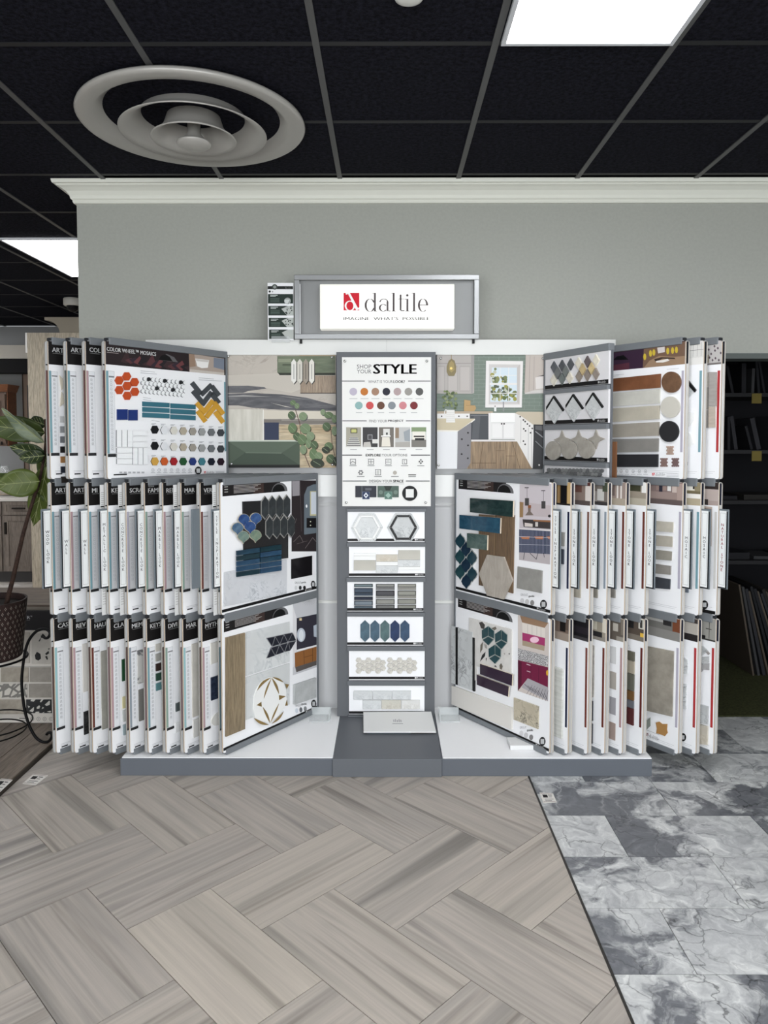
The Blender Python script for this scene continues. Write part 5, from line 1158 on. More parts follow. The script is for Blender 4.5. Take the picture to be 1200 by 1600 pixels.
    if i > 5:
        ot = w.board(T3[2], (28, 30, 36)); z0, z1 = T3[2]
        if i == 6:
            def ext6(P, w=w):
                zz = T3[2][1]; cz_ = w.fr.zoom(940, 520, .15); P.conv = lambda p: (min(cz_(p)[0], W-.001), min(max(cz_(p)[1], zz-.108), zz-.001))
                P.poly([(430, 170), (880, 90), (880, 335), (430, 390)], (112, 88, 72)); P.poly([(100, 215), (440, 165), (430, 380), (100, 420)], (56, 38, 56)); P.poly([(100, 340), (290, 310), (290, 385), (100, 420)], (84, 46, 58)); P.poly([(120, 285), (160, 245), (230, 232), (280, 280)], (12, 11, 14))
                for x, y in ((450, 250), (510, 215), (545, 205), (690, 190), (740, 185), (780, 178)): P.circ(x, y, 16, (196, 172, 60), 8, 36)
                P.poly([(580, 155), (658, 143), (660, 200), (590, 215)], (206, 198, 196)); P.poly([(500, 290), (600, 240), (760, 250), (870, 240), (880, 335), (600, 365), (440, 380)], (150, 124, 100)); P.poly([(565, 295), (690, 272), (710, 290), (640, 310), (570, 310)], (226, 222, 216)); P.poly([(550, 275), (620, 255), (760, 258), (770, 275), (640, 270), (560, 300)], (60, 48, 42))
                P.conv = cz_
                for a_, b_, c_ in ((120, 440, 235), (680, 380, 805), (120, 455, 180)): P.poly([(a_, b_), (c_, b_-10), (c_, b_-7), (a_, b_+3)], (170, 168, 168))
                for q, x in enumerate((152, 204, 265, 330, 395, 460)): P.ring(x, 1443, 15, 18, 12, 15, (120, 120, 122), 0, 360, 12); P.circ(x, 1443, 5, (110, 110, 112), 6); P.rect(x-24, 1472, x+24, 1476, (170, 170, 172))
                P.rect(130, 1494, 400, 1498, (190, 190, 192)); P.logo(528, 1490, 664, 1458, (130, 128, 128), RED, 8)
                for q in range(3): P.rect(680, 1468+q*14, 806, 1472+q*14, (186, 186, 188))
                P.conv = None
            w.right_print(ot, T3[2], LILAC, HT[6], ext6)
            c = w.fr.zoom(940, 520, .15)
            BN = speckled((104, 66, 44), (128, 84, 58), 10, .45, name='rust_brown_tile'); G1 = [speckled(a_, tuple(min(255, int(v*1.09)) for v in a_), 9, .45, name='stone_bar') for a_ in ((186, 184, 176), (172, 166, 152), (148, 142, 132), (126, 123, 119), (44, 44, 46))]
            for q, (ya, yb, y2, y3) in enumerate(((480, 428, 572, 612), (632, 588, 735, 765), (790, 757, 898, 930), (955, 928, 1072, 1090), (1108, 1100, 1238, 1248), (1268, 1265, 1398, 1398))):
                xr = 622-q*5; xl = 60 if q < 4 else 60
                sl = (ya-yb)/(xr-118); ext_ = lambda y_: y_+(118-xl)*sl*.9
                tiles(ot, [mp(c, [(xl, ext_(ya)), (xr, yb), (xr-4, y2), (xl, ext_(y3))])], FB, .009, BN if q == 0 else G1[q-1])
            for (x, y, m_) in ((735, 515, speckled((98, 72, 54), (116, 88, 66), 30, .5, name='brown_round')), (725, 775, flat((198, 194, 184), .5)), (712, 1028, flat((42, 42, 44), .5))): tiles(ot, [mp(c, ell(x, y, 100, 110, 36))], FB, .009, m_, 'round_sample')
            for bx, by, cc in ((715, 1225, (176, 152, 138)), (652, 1350, (132, 108, 102)), (770, 1350, (118, 96, 94))):
                pm = MB()
                for r_ in range(5):
                    for q in range(4 if r_ % 2 == 0 else 3): pm.prism_y(mp(c, hexagon(bx-30+q*20+(10 if r_ % 2 else 0), by-36+r_*18, 10, math.pi/6, 11)), FB-.003, FB-.0002, flat(cc, .4))
                pm.build('hexagon_mosaic', ot)
        elif i == 7:
            w.right_print(ot, T3[2], TEAL, HT[7]); c = w.fr.zoom(1040, 520, .15)
            tiles(ot, [mp(c, [(150, 560), (213, 480), (300, 610), (208, 730), (150, 640)])], FB, .006, CAR); tiles(ot, [mp(c, [(195, 455), (215, 455), (325, 595), (310, 620), (195, 490)])], FB, .009, BTL, 'trim_piece')
            tiles(ot, [mp(c, [(150, 860), (240, 828), (300, 835), (302, 900), (270, 960), (205, 1000), (150, 1010)])], FB, .006, WT, 'mosaic_piece'); tiles(ot, [mp(c, [(150, 1010), (215, 1012), (270, 1060), (298, 1150), (260, 1188), (190, 1165), (150, 1120)])], FB, .006, WT, 'mosaic_piece')
            tiles(ot, [mp(c, rct(140, 1345, 230, 1380))], FB, .004, BTL)
        else:
            def ext8(P, w=w):
                P.conv = w.fr.zoom(1040, 520, .15); rq = random.Random(2)
                for (x, y) in ((450, 175), (475, 220), (515, 185), (520, 265), (545, 160), (575, 210), (490, 285), (555, 285), (510, 140), (458, 258)): P.poly([(x, y-16), (x+11, y), (x, y+16), (x-11, y)], (84, 72, 80))
                P.conv = None
            w.right_print(ot, T3[2], REDA, HT[8], ext8); c = w.fr.zoom(1040, 520, .15)
            for pts, c1 in (((380, 415, 455, 562), (186, 180, 172)), ((380, 568, 448, 800), (150, 146, 140)), ((460, 410, 538, 762), (160, 155, 150)), ((455, 768, 524, 985), (178, 168, 156)), ((380, 806, 446, 990), (146, 142, 138))): tiles(ot, [mp(c, rct(*pts))], FB, .008, speckled(c1, tuple(int(v*1.08) for v in c1), 20, .5, (1, 1, 4), 'natural_stone'))

# ---- right style inspiration boards (front wing)
w = rw[0]
o = w.board(T3[1], NAVY); P = Print(FB); head_strip(w, P, T3[1], True)
c = w.fr.zoom(690, 730, .16667); P.conv = c
P.poly([(732, 160), (1032, 155), (1018, 912), (728, 868)], (200, 192, 196)); P.poly([(732, 320), (1026, 360), (1020, 470), (732, 450)], (190, 178, 180)); P.poly([(732, 325), (768, 330), (765, 470), (732, 470)], (150, 120, 84))
for x, y in ((802, 290), (957, 318)): P.line([(x, y-95), (x, y)], 3, (70, 68, 68)); P.rect(x-20, y, x+18, y+70, (70, 68, 68)); P.rect(x-22, y-102, x+16, y-94, (60, 58, 58))
P.poly([(810, 355), (840, 355), (836, 415), (865, 450), (785, 452), (812, 415)], (120, 106, 98)); P.rect(812, 355, 840, 384, (140, 88, 58))
P.poly([(760, 488), (1022, 498), (1022, 580), (770, 560)], (62, 56, 56)); P.poly([(860, 492), (1022, 500), (1022, 516), (860, 505)], (150, 104, 70)); P.poly([(780, 520), (855, 530), (855, 560), (780, 555)], (216, 206, 200)); P.rect(880, 514, 905, 556, (206, 200, 196)); P.circ(1012, 458, 14, (40, 38, 40), 10)
P.poly([(728, 570), (1022, 590), (1020, 600), (728, 582)], (222, 216, 214)); P.poly([(728, 582), (1020, 600), (1018, 815), (728, 798)], (50, 58, 84)); P.poly([(728, 798), (1018, 815), (1016, 912), (728, 868)], (184, 176, 178))
for q in range(22): P.line([(738+q*13, 584+q*.8), (738+q*13, 800+q*.8)], 3, (150, 152, 166))
for x in (738, 868, 985): P.poly([(x, 650), (x+90 if x < 980 else x+34, 648), (x+84 if x < 980 else x+34, 675), (x+20, 672)], (184, 120, 84))
P.line([(728, 650), (1018, 662)], 4, (200, 198, 204)); P.line([(728, 722), (1018, 732)], 4, (190, 190, 198)); P.line([(780, 800), (770, 865)], 5, (50, 48, 54)); P.line([(830, 805), (890, 862)], 5, (50, 48, 54)); P.line([(905, 805), (890, 865)], 5, (50, 48, 54)); P.line([(960, 805), (965, 845)], 5, (50, 48, 54))
for x, cc in ((758, (206, 204, 206)), (804, (196, 194, 194)), (852, (138, 136, 134))): P.circ(x, 1252+(x-758)*.2, 19, cc, 16, 25)
P.poly([(744, 1180), (815, 1195), (815, 1212), (744, 1198)], (226, 226, 228)); P.text('GROUT', (744, 1205, 812, 1185), (150, 148, 150)); P.text('guide', (818, 1222, 872, 1198), (80, 78, 80), .02); P.circ(958, 1285, 32, (22, 22, 24), 24, 42); P.rect(940, 1262, 976, 1308, (190, 191, 192))
P.conv = None; foot_bar(w, P, T3[1], w.W-.085); P.build(o)
WD1 = wood((92, 72, 54), (126, 102, 76), 'z', 6, .5, 'brown_plank_sample')
tiles(o, [mp(c, [(358, 440), (515, 452), (512, 1130), (358, 1105)])], FB, .008, WD1); tiles(o, [mp(c, [(520, 440), (690, 452), (675, 1182), (515, 1135)])], FB, .008, WD1)
EM = speckled((22, 40, 42), (42, 62, 60), 12, .15, (1, 1, 2), 'emerald_glaze', 1.2, coat=.5); TB = speckled((28, 62, 84), (46, 84, 104), 12, .15, (1, 1, 2), 'teal_blue_glaze', 1.2, coat=.5); SG = speckled((56, 76, 74), (86, 104, 98), 12, .15, (1, 1, 2), 'grey_green_glaze', 1.2, coat=.5)
CE = flat((214, 202, 182), .6)
tiles(o, [mp(c, [(288, 288), (695, 315), (690, 466), (288, 420)])], FB-.008, .009, EM, side=CE); tiles(o, [mp(c, [(188, 445), (575, 474), (570, 620), (188, 572)])], FB-.008, .009, TB, side=CE); tiles(o, [mp(c, [(260, 615), (452, 636), (448, 775), (260, 750)])], FB-.008, .009, SG, side=CE)
tiles(o, [mp(c, [(450, 818), (605, 840), (685, 1055), (602, 1235), (448, 1198), (374, 995)])], FB-.008, .010, speckled((160, 152, 142), (178, 170, 160), 10, .5, (3, 1, 1), 'beige_stone_hexagon', 1.0))
def lantern(x, y, a, h): return [(x, y-h), (x+a*.28, y-h*.72), (x+a*.75, y-h*.42), (x+a, y), (x+a*.75, y+h*.42), (x+a*.28, y+h*.72), (x, y+h), (x-a*.28, y+h*.72), (x-a*.75, y+h*.42), (x-a, y), (x-a*.75, y-h*.42), (x-a*.28, y-h*.72)]
LG = [speckled((24, 50, 62), (36, 66, 76), 14, .15, name='lantern_glaze', coat=.5), speckled((26, 58, 66), (44, 76, 80), 14, .15, name='lantern_glaze_green', coat=.5), speckled((20, 38, 56), (34, 54, 72), 14, .15, name='lantern_glaze_blue', coat=.5)]
mosaic(o, [mp(c, lantern(x, y, 50, 78)) for x, y in ((180, 692), (234, 770), (178, 838), (290, 850), (234, 918), (180, 980), (292, 1002), (238, 1068))], FB, .006, [LG[(k*2) % 3] for k in range(8)], (176, 178, 174), .91, grow=1.0)
tiles(o, [mp(c, [(722, 930), (950, 970), (945, 1180), (715, 1132)])], FB, .008, speckled((136, 134, 130), (150, 148, 143), 20, .5, name='grey_concrete_chip'))
o = w.board(T3[0], (28, 32, 48)); P = Print(FB); head_strip(w, P, T3[0], True)
c = w.fr.zoom(690, 920, .175); P.conv = c
P.poly([(682, 230), (962, 305), (952, 1005), (682, 912)], (206, 196, 190)); P.poly([(700, 238), (955, 302), (920, 350), (720, 300)], (150, 120, 96)); P.poly([(720, 300), (925, 350), (925, 440), (722, 388)], (222, 214, 206)); P.poly([(722, 390), (925, 440), (922, 510), (722, 460)], (164, 58, 106)); P.circ(830, 455, 40, (240, 200, 216), 14, 28); P.poly([(722, 460), (922, 510), (918, 555), (722, 505)], (168, 152, 130))
for x in (770, 808, 852, 888): P.line([(x, 318+(x-770)*.24), (x, 400+(x-770)*.24)], 3, (180, 172, 166))
P.poly([(682, 530), (952, 600), (950, 695), (682, 635)], terrazzo((206, 204, 204), (110, 108, 110), 120, 'printed_terrazzo')); P.poly([(682, 635), (952, 700), (950, 880), (770, 800), (682, 912)], (112, 28, 62)); P.poly([(682, 640), (715, 655), (715, 860), (682, 912)], (84, 20, 46)); P.poly([(715, 880), (770, 798), (952, 880), (950, 1002)], (170, 166, 170))
for q in range(7): P.line([(740+q*30, 850+q*14), (800+q*24, 905+q*14)], 4, (70, 68, 74)); P.line([(760+q*28, 940+q*10), (810+q*24, 860+q*8)], 3, (90, 88, 92))
P.line([(760, 672), (795, 684)], 6, (220, 200, 206)); P.line([(762, 732), (795, 744)], 6, (220, 200, 206)); P.line([(800, 690), (800, 800)], 3, (80, 18, 44)); P.line([(870, 700), (868, 835)], 3, (80, 18, 44)); P.circ(945, 750, 10, (216, 168, 50), 8, 26)
for x, cc in ((714, (212, 210, 212)), (756, (202, 200, 202)), (802, (128, 126, 126))): P.circ(x, 1290+(x-714)*.4, 18, cc, 16, 25)
P.text('GROUT', (700, 1248, 758, 1228), (150, 148, 150)); P.text('guide', (764, 1276, 818, 1250), (80, 78, 80), .02); P.circ(902, 1362, 28, (22, 22, 24), 24, 40); P.rect(886, 1340, 918, 1384, (190, 191, 192))
P.conv = None; foot_bar(w, P, T3[0], w.W-.085); P.build(o)
tiles(o, [mp(c, [(250, 255), (635, 362), (630, 752), (320, 690), (320, 820), (250, 800)])], FB, .006, speckled((206, 203, 199), (218, 215, 211), 20, .4, name='pale_terrazzo'))
CH = [flat((70, 66, 62), .4), flat((46, 46, 46), .4), flat((160, 156, 150), .4), flat((110, 104, 94), .4)]
for k, pts in enumerate(([(342, 300), (370, 292), (395, 320), (388, 360), (360, 350)], [(455, 350), (490, 335), (500, 355), (480, 370)], [(388, 490), (412, 500), (415, 535), (395, 525)], [(350, 650), (370, 590), (400, 560), (395, 600)], [(402, 620), (412, 612), (408, 648)], [(525, 680), (540, 662), (555, 690), (545, 720), (528, 712)], [(562, 575), (575, 570), (574, 590)], [(605, 575), (620, 572), (612, 590)], [(475, 690), (490, 680), (503, 700)], [(355, 500), (378, 470), (372, 540), (352, 570)])):
    tiles(o, [mp(c, pts)], FB-.006, .0006, CH[(k*3) % 4], 'terrazzo_chip')
MS = marble((206, 208, 208), (130, 130, 132), 14, .3, 'grey_vein_slab', .05)
tiles(o, [mp(c, [(98, 328), (134, 340), (134, 850), (98, 838)])], FB, .010, MS); tiles(o, [mp(c, [(137, 341), (154, 346), (154, 856), (137, 851)])], FB, .010, BTL, 'trim_piece'); tiles(o, [mp(c, [(157, 347), (286, 385), (284, 905), (157, 858)])], FB, .010, MS); tiles(o, [mp(c, [(289, 432), (305, 437), (303, 914), (289, 908)])], FB, .010, BTL, 'trim_piece')
tiles(o, [mp(c, [(102, 862), (640, 1060), (636, 1255), (102, 1028)])], FB, .011, flat((216, 212, 206), .35))
PU = flat((44, 26, 46), .12, coat=.5)
tiles(o, [mp(c, [(360, 665), (650, 762), (645, 862), (360, 758)])], FB-.006, .008, PU, side=CE); tiles(o, [mp(c, [(332, 762), (618, 868), (612, 960), (332, 852)])], FB-.006, .008, PU, side=CE)
EMR = flat((24, 62, 68), .15, coat=.5); em = []
for (x, y) in ((428, 415), (545, 448), (488, 580)):
    for pts in ([(x-56, y-48), (x, y-85), (x+2, y+2), (x-54, y+30)], [(x+4, y-83), (x+54, y-40), (x+52, y+28), (x+5, y+4)], [(x-50, y+38), (x+1, y+8), (x+48, y+36), (x+2, y+88)]):
        em.append(mp(c, pts))
mosaic(o, em, FB-.006, .006, EMR, (150, 158, 154), .93)
tiles(o, [mp(c, [(652, 970), (872, 1048), (868, 1250), (652, 1165)])], FB, .007, marble((196, 186, 164), (60, 54, 50), 24, .35, 'black_vein_chip', .05))

# ---- narrow wing of sample strips at the upper right
a, b_ = onY(853, 560, 3.945), onY(956, 541, 3.505)
WS = math.hypot(b_.x-a.x, .44); AS = math.atan2(.44, b_.x-a.x)
sw = empty('strip_wing', 'narrow wing of stacked mosaic sample strips beside the kitchen photo', 'display wing', (a.x, 3.945, 0), -AS)
fr = Fr((a.x, 3.945, 0), -AS, -.014); c = fr.zoom(845, 530, .14371)
zt_, zb_ = c((60, 215))[1], 1.352
MB().box((0, -.014, zb_), (.012, .016, zt_+.02), RAIL).build('hinge_post', sw); MB().box((0, 0, zb_), (WS, .012, zt_), GREY).build('panel', sw); MB().box((.0, -.018, zt_-.005), (WS, .018, zt_+.03), RAIL).build('rail', sw, bevel=.003)
rows = [(c((60, 220))[1], c((60, 548))[1]), (c((55, 602))[1], c((55, 928))[1]), (c((48, 988))[1], c((48, 1312))[1]), (c((45, 1370))[1], zb_+.01)]
bds = []
for k, (hi, lo) in enumerate(rows):
    bd = MB().box((.014, -.014, lo), (WS-.004, -.001, hi), flat((222, 220, 222), .45)).build('strip_board', sw); bds.append(bd)
    if k: MB().box((.006, -.020, hi), (WS-.008, -.0, rows[k-1][1]-.004), flat((118, 121, 125), .4)).build('ledge', sw, bevel=.002)
    if k < 3:
        P = Print(-.014); P.raw(rct(.014, lo+.001, WS-.004, lo+.021), (18, 17, 18)); P.logo(WS-.075, lo+.005, WS-.02, lo+.016, (206, 206, 206), None, 6); P.build(bd)
def dia(x, y, a_, h_): return [(x, y-h_), (x+a_, y), (x, y+h_), (x-a_, y)]
for (x, y, cc) in ((152, 305, (84, 86, 90)), (240, 290, (76, 78, 82)), (332, 275, (78, 80, 84)), (190, 368, (104, 106, 106)), (278, 352, (108, 112, 110)), (148, 445, (206, 200, 188)), (238, 432, (104, 110, 108)), (322, 420, (204, 198, 184)), (420, 262, (208, 202, 188)), (516, 245, (96, 86, 88)), (610, 230, (212, 206, 190)), (462, 328, (180, 160, 120)), (558, 318, (190, 170, 128)), (424, 405, (134, 124, 114)), (514, 392, (130, 120, 112)), (608, 378, (136, 126, 118))):
    tiles(bds[0], [mp(c, dia(x, y, 35, 66))], -.014, .008, speckled(cc, tuple(min(255, int(v*1.1)) for v in cc), 30, .35, name='diamond_stone'), 'mosaic_piece')
for (x, y) in ((155, 778), (366, 758), (582, 742)):
    tiles(bds[1], [mp(c, dia(x, y, 86, 140))], -.014, .008, CAR, 'mosaic_piece')
    tiles(bds[1], [mp(c, [(x-5, y-162), (x-5, y-135), (x-82, y-10), (x-84, y-40)]), mp(c, [(x-2, y-162), (x+104, y-12), (x+94, y+6), (x-2, y-132)])], -.014, .009, BTL, 'trim_piece')
STN = speckled((152, 147, 138), (172, 166, 157), 26, .5, name='warm_grey_stone')
for k, (x, y) in enumerate(((145, 1210), (320, 1202), (508, 1196))):
    tiles(bds[2], [mp(c, ell(x, y, 82+k*3, 102, 30))], -.014, .009, STN, 'round_sample')
    sx_ = (238, 418, 608)[k]; yy = 1095-k*4
    st = []
    for q in range(4):
        p0 = ((0, -105), (95, -5), (0, 110), (-90, 0))[q]; p1 = ((95, -5), (0, 110), (-90, 0), (0, -105))[q]
        for t_ in (0, .2, .4, .6, .8): s_ = 1-.40*math.sin(math.pi*t_); st.append((sx_+(p0[0]*(1-t_)+p1[0]*t_)*s_, yy+(p0[1]*(1-t_)+p1[1]*t_)*s_))
    tiles(bds[2], [mp(c, st)], -.014, .007, STN, 'star_sample')
pb = MB(); rq = random.Random(4)
PB = [flat(v, .4) for v in ((112, 113, 113), (134, 135, 134), (96, 97, 98))]
for r_ in range(4):
    for q in range(16):
        x = 92+q*38.5+(-20 if r_ % 2 else 0); y = 1422+r_*40+q*.6
        if x > 690: continue
        pts = mp(c, ell(x, y, 20, 22, 8)); pts = [(p[0], max(p[1], zb_+.011)) for p in pts]
        if max(p[1] for p in pts)-min(p[1] for p in pts) > .004: pb.prism_y(pts, -.020, -.0142, PB[rq.randrange(3)])
pb.build('pebble_mosaic', bds[3])
# a brown board edge tucked behind the strip wing
MB().box((WS-.006, .014, zb_+.01), (WS+.024, .020, c((700, 1115))[1]), flat((118, 80, 54), .6)).build('loose_board', sw)
# small white box on the right plinth
p = onZ(815, 1168, BH); tag(MB().box((-.06, -.05, 0), (.06, .05, .022), flat((220, 220, 220), .5)).build('sample_box', None, loc=(p.x-.0, p.y+.02, BH+.0005), bevel=.002), 'small flat white box lying on the right white plinth top', 'box')

# ================================================================== CEILING FIXTURES
def led(x0, y0, x1, y1, label):
    e = empty('ceiling_light', label, 'ceiling light', ((x0+x1)/2, (y0+y1)/2, HC-.016), 0, 'flat ceiling light panels')
    a, b2 = (x1-x0)/2, (y1-y0)/2
    FRM = flat((216, 218, 222), .4)
    MB().box((-a, -b2, 0), (a, -b2+.016, .014), FRM).box((-a, b2-.016, 0), (a, b2, .014), FRM).box((-a, -b2+.016, 0), (-a+.016, b2-.016, .014), FRM).box((a-.016, -b2+.016, 0), (a, b2-.016, .014), FRM).build('frame', e)
    MB().box((-a+.016, -b2+.016, .004), (a-.016, b2-.016, .012), flat((250, 252, 255), .5, emit=PANEL_EMIT)).build('diffuser', e)
led(onZ(783, 64, HC).x, 1.43, onZ(1050, 66, HC).x, 2.655, 'bright white rectangular ceiling light at the top right')
led(-2.705, 5.145, -2.07, 6.315, 'bright ceiling light in the rear room left of the wall')
for x0_, y0_ in ((-2.1, -.5), (.386, -1.1), (-4.6, 1.3), (2.2, .2), (-5.2, 5.6), (-5.9, 7.2)): led(x0_, y0_, x0_+.6, y0_+1.2, 'unseen white ceiling light panel out of view')  # unseen panels; the two in the rear room are added to brighten it
# round stepped diffuser
dx_, dy_ = DX, DY
rd = empty('air_diffuser', 'large round silver ceiling air diffuser with stepped rings', 'air vent', (dx_, dy_, HC))
SIL = flat((176, 173, 168), .32, .15, .4)
def ringpart(name, prof): MB().lathe(prof, SIL, 72, close=True).build(name, rd, smooth=True)
ringpart('outer_ring', [(.462, -.005), (.482, -.018), (.486, -.028), (.480, -.036), (.47, -.039), (.418, -.036), (.408, -.030), (.375, .0), (.335, .045), (.315, .14), (.32, .145), (.34, .048), (.38, .004), (.404, -.005)])
ringpart('cone_ring', [(.312, -.074), (.316, -.070), (.275, -.050), (.235, -.015), (.21, .03), (.20, .09), (.196, .09), (.206, .028), (.230, -.018), (.271, -.054)])
ringpart('cone_ring', [(.180, -.098), (.184, -.094), (.155, -.078), (.13, -.045), (.115, .0), (.11, .06), (.106, .06), (.111, -.002), (.126, -.048), (.152, -.082)])
MB().lathe([(0, -.136), (.03, -.134), (.06, -.125), (.073, -.116), (.075, -.110), (.06, -.108), (.03, -.07), (.02, .14)], SIL, 48).build('centre_disc', rd, smooth=True)
MB().lathe([(0, .15), (.42, .15), (.42, .146), (0, .146)], flat((8, 8, 9), .9), 40).build('throat', rd)
# small white ceiling sensor at the top edge
p = onZ(638, 1, HC); tag(MB().lathe([(0, -.026), (.03, -.026), (.044, -.02), (.05, -.008), (.05, 0)], flat((226, 226, 220), .4), 28).build('smoke_detector', None, loc=(p.x, p.y-.05, HC-.003), smooth=True), 'small round white ceiling sensor at the top edge', 'sensor')
# dome camera behind the wall end
p = onZ(117, 466, HC)
dc = empty('dome_camera', 'small white dome security camera on the rear ceiling', 'camera', (p.x-.02, p.y, HC-.012))
MB().lathe([(0, .008), (.085, .008), (.09, 0), (.09, -.055), (.08, -.065), (.06, -.066)], flat((206, 202, 194), .5), 28).build('housing', dc, smooth=True)
MB().lathe([(.062, -.064), (.058, -.09), (.04, -.112), (.02, -.121), (0, -.123)], flat((20, 20, 22), .1), 24).build('dome', dc, smooth=True)

# ================================================================== LEFT BACKGROUND
# tall pale oak panel
py = 7.42
a = onY(42, 520, py); xb = -2.3
pl = empty('tall_cabinet', 'tall pale oak cabinet side panel standing in the rear room', 'cabinet', (a.x+.1, py+.3, 0))
PO = wood((186, 173, 152), (200, 188, 168), 'z', 6, .6, 'pale_oak')
MB().box((-.10, -.3, 0), (xb-a.x-.1, .3, a.z), PO).build('side_panel', pl)
MB().box((-.118, -.3, a.z-.20), (-.10, -.05, a.z), flat((236, 232, 228), .4)).build('lit_edge_strip', pl)  # white strip painting in the lit upper edge of the panel
MB().box((.36, -.325, 1.75), (.375, -.3, 1.95), flat((40, 36, 32), .4)).build('handle', pl)
# cove crown on top of a cabinet behind
q = onY(68, 495, 7.6); q2 = onY(92, 520, 7.6)
cb = MB(); prof = [(q.x+(q2.x-q.x)*math.sin(t_*math.pi/2), q.z-.03+(q2.z-q.z+.03)*(1-math.cos(t_*math.pi/2))) for t_ in [k/8 for k in range(9)]]
cb.prism_y([(q.x, q.z), (q.x, q.z-.03)]+prof[1:]+[(q2.x+1.5, prof[-1][1]), (q2.x+1.5, q.z)], 7.62, 7.9, flat((168, 158, 142), .6))
tag(cb.build('cove_crown'), 'curved cream cove crown moulding above the tall oak cabinet', 'moulding')
# dropped soffit with a white drum-patterned face
q, q2 = onY(0, 540, 8.6), onY(46, 561, 8.6)
tag(MB().box((q.x-1.2, 8.55, q2.z), (q2.x+.9, 8.75, q.z), flat((176, 170, 160), .6)).build('soffit_band'), 'pale horizontal band high on the rear wall', 'wall band')
q3 = onY(0, 583, 8.6)
tag(MB().box((q.x-1.2, 8.56, q3.z), (q2.x+.9, 8.75, q2.z-.002), flat((16, 15, 16), .8)).build('dark_soffit'), 'black soffit below the pale band on the rear wall', 'soffit')
# base cabinet with drawer and door, counter
cy_ = 7.98
f_ = lambda x, y, Y=cy_: onY(x, y, Y)
cx0, cx1 = f_(-40, 850).x, f_(60, 850).x
GW = wood((112, 101, 92), (138, 126, 116), 'z', 6, .6, 'grey_oak')
bc = empty('base_cabinet', 'grey oak base cabinet with drawer and panelled door in the rear room', 'cabinet', ((cx0+cx1)/2, cy_+.3, 0))
ox, oy = -(cx0+cx1)/2, -(cy_+.3)
def bp(mb, name, par=None): return mb.build(name, par or bc, loc=None if par else (ox, oy, 0))
zt = f_(30, 783).z; zk = f_(30, 893).z; zd = f_(30, 805).z
bp(MB().box((cx0, cy_, zk), (cx1, cy_+.6, zt), GW), 'body'); bp(MB().box((cx0, cy_+.05, 0), (cx1, cy_+.6, zk), flat((76, 74, 74), .6)), 'toe_kick')
for xa, xb2 in ((f_(-38, 850).x, f_(4, 850).x), (f_(7.5, 850).x, f_(57, 850).x)):
    for za, zb2, nm in ((zd+.006, zt-.006, 'drawer'), (zk+.006, zd-.006, 'door')):
        m_ = MB(); s_ = .055 if nm == 'door' else .035
        for bx in (((xa, za), (xb2, za+s_)), ((xa, zb2-s_), (xb2, zb2)), ((xa, za+s_), (xa+s_, zb2-s_)), ((xb2-s_, za+s_), (xb2, zb2-s_))): m_.box((bx[0][0], cy_-.02, bx[0][1]), (bx[1][0], cy_, bx[1][1]), GW)
        m_.box((xa+s_, cy_-.010, za+s_), (xb2-s_, cy_, zb2-s_), GW)
        dr = bp(m_, nm)
        hm = flat((30, 26, 24), .4)
        if nm == 'drawer': MB().box(((xa+xb2)/2-.07, cy_-.045, (za+zb2)/2-.008), ((xa+xb2)/2+.07, cy_-.02, (za+zb2)/2+.008), hm).build('handle', dr)
        else: MB().box((xa+.02, cy_-.045, zb2-.20), (xa+.038, cy_-.02, zb2-.07), hm).build('handle', dr)
ct = onY(20, 775, cy_-.03)
tag(MB().box((cx0-.02, cy_-.03, zt), (cx1+.02, cy_+.62, zt+.035), flat((206, 200, 194), .4)).build('countertop', bevel=.004), 'pale countertop on the grey oak base cabinet', 'countertop')
for k, (px, r_, h_) in enumerate(((-22, .10, .30), (8, .09, .34), (33, .05, .26))):
    p = onY(px, 770, cy_+.3); g = empty('glass_jar', ('tall clear glass jar at the left end of the counter', 'clear glass jar with a cork base on the rear counter', 'narrow clear glass bottle beside the jars on the counter')[k], 'glass jar', (p.x, cy_+.3, zt+.036))
    MB().lathe([(0, 0), (r_*.8, 0), (r_, .03), (r_, h_*.7), (r_*.5, h_*.9), (r_*.5, h_), (r_*.46, h_), (r_*.46, h_*.9), (r_*.95, h_*.69), (r_*.95, .03), (0, .01)], glassy('clear_glass', (225, 228, 226), .04, .25), 24).build('glass', g, smooth=True)
    if k == 1: MB().lathe([(0, .012), (.07, .012), (.07, .12), (0, .12)], flat((150, 118, 78), .7), 18).build('cork', g)
# wall cabinet with orange-brown crown
uy = 8.3
uc = empty('wall_cabinet', 'brown wall cabinet with orange-brown crown moulding in the rear room', 'cabinet', (onY(5, 700, uy).x, 8.5, onY(5, 697, uy).z))
OW = wood((120, 72, 44), (146, 92, 58), 'x', 5, .4, 'orange_wood'); BW = wood((96, 76, 64), (120, 98, 84), 'z', 6, .5, 'brown_wood')
ul = uc.location
def up(a_, b_, mat, name, par=None, yy=uy, dep=.9): 
    p0, p1 = onY(*a_, yy), onY(*b_, yy); return MB().box((p0.x-ul.x, yy-ul.y, p1.z-ul.z), (p1.x-ul.x, yy-ul.y+dep, p0.z-ul.z), mat).build(name, par or uc)
up((-60, 612), (11.5, 697), BW, 'body', dep=.2); up((11.5, 612), (12.5, 697), OW, 'side_panel', dep=.2)
dd = up((-40, 616), (9, 693), BW, 'door', None, uy-.02, .02); up((-30, 626), (2, 684), flat((92, 74, 64), .5), 'door_panel', dd, uy-.026, .006); up((1, 690), (3, 695), flat((30, 26, 24), .4), 'knob', dd, uy-.04, .02)
cr = MB(); p0, p1 = onY(-60, 601, uy), onY(31, 612, uy)
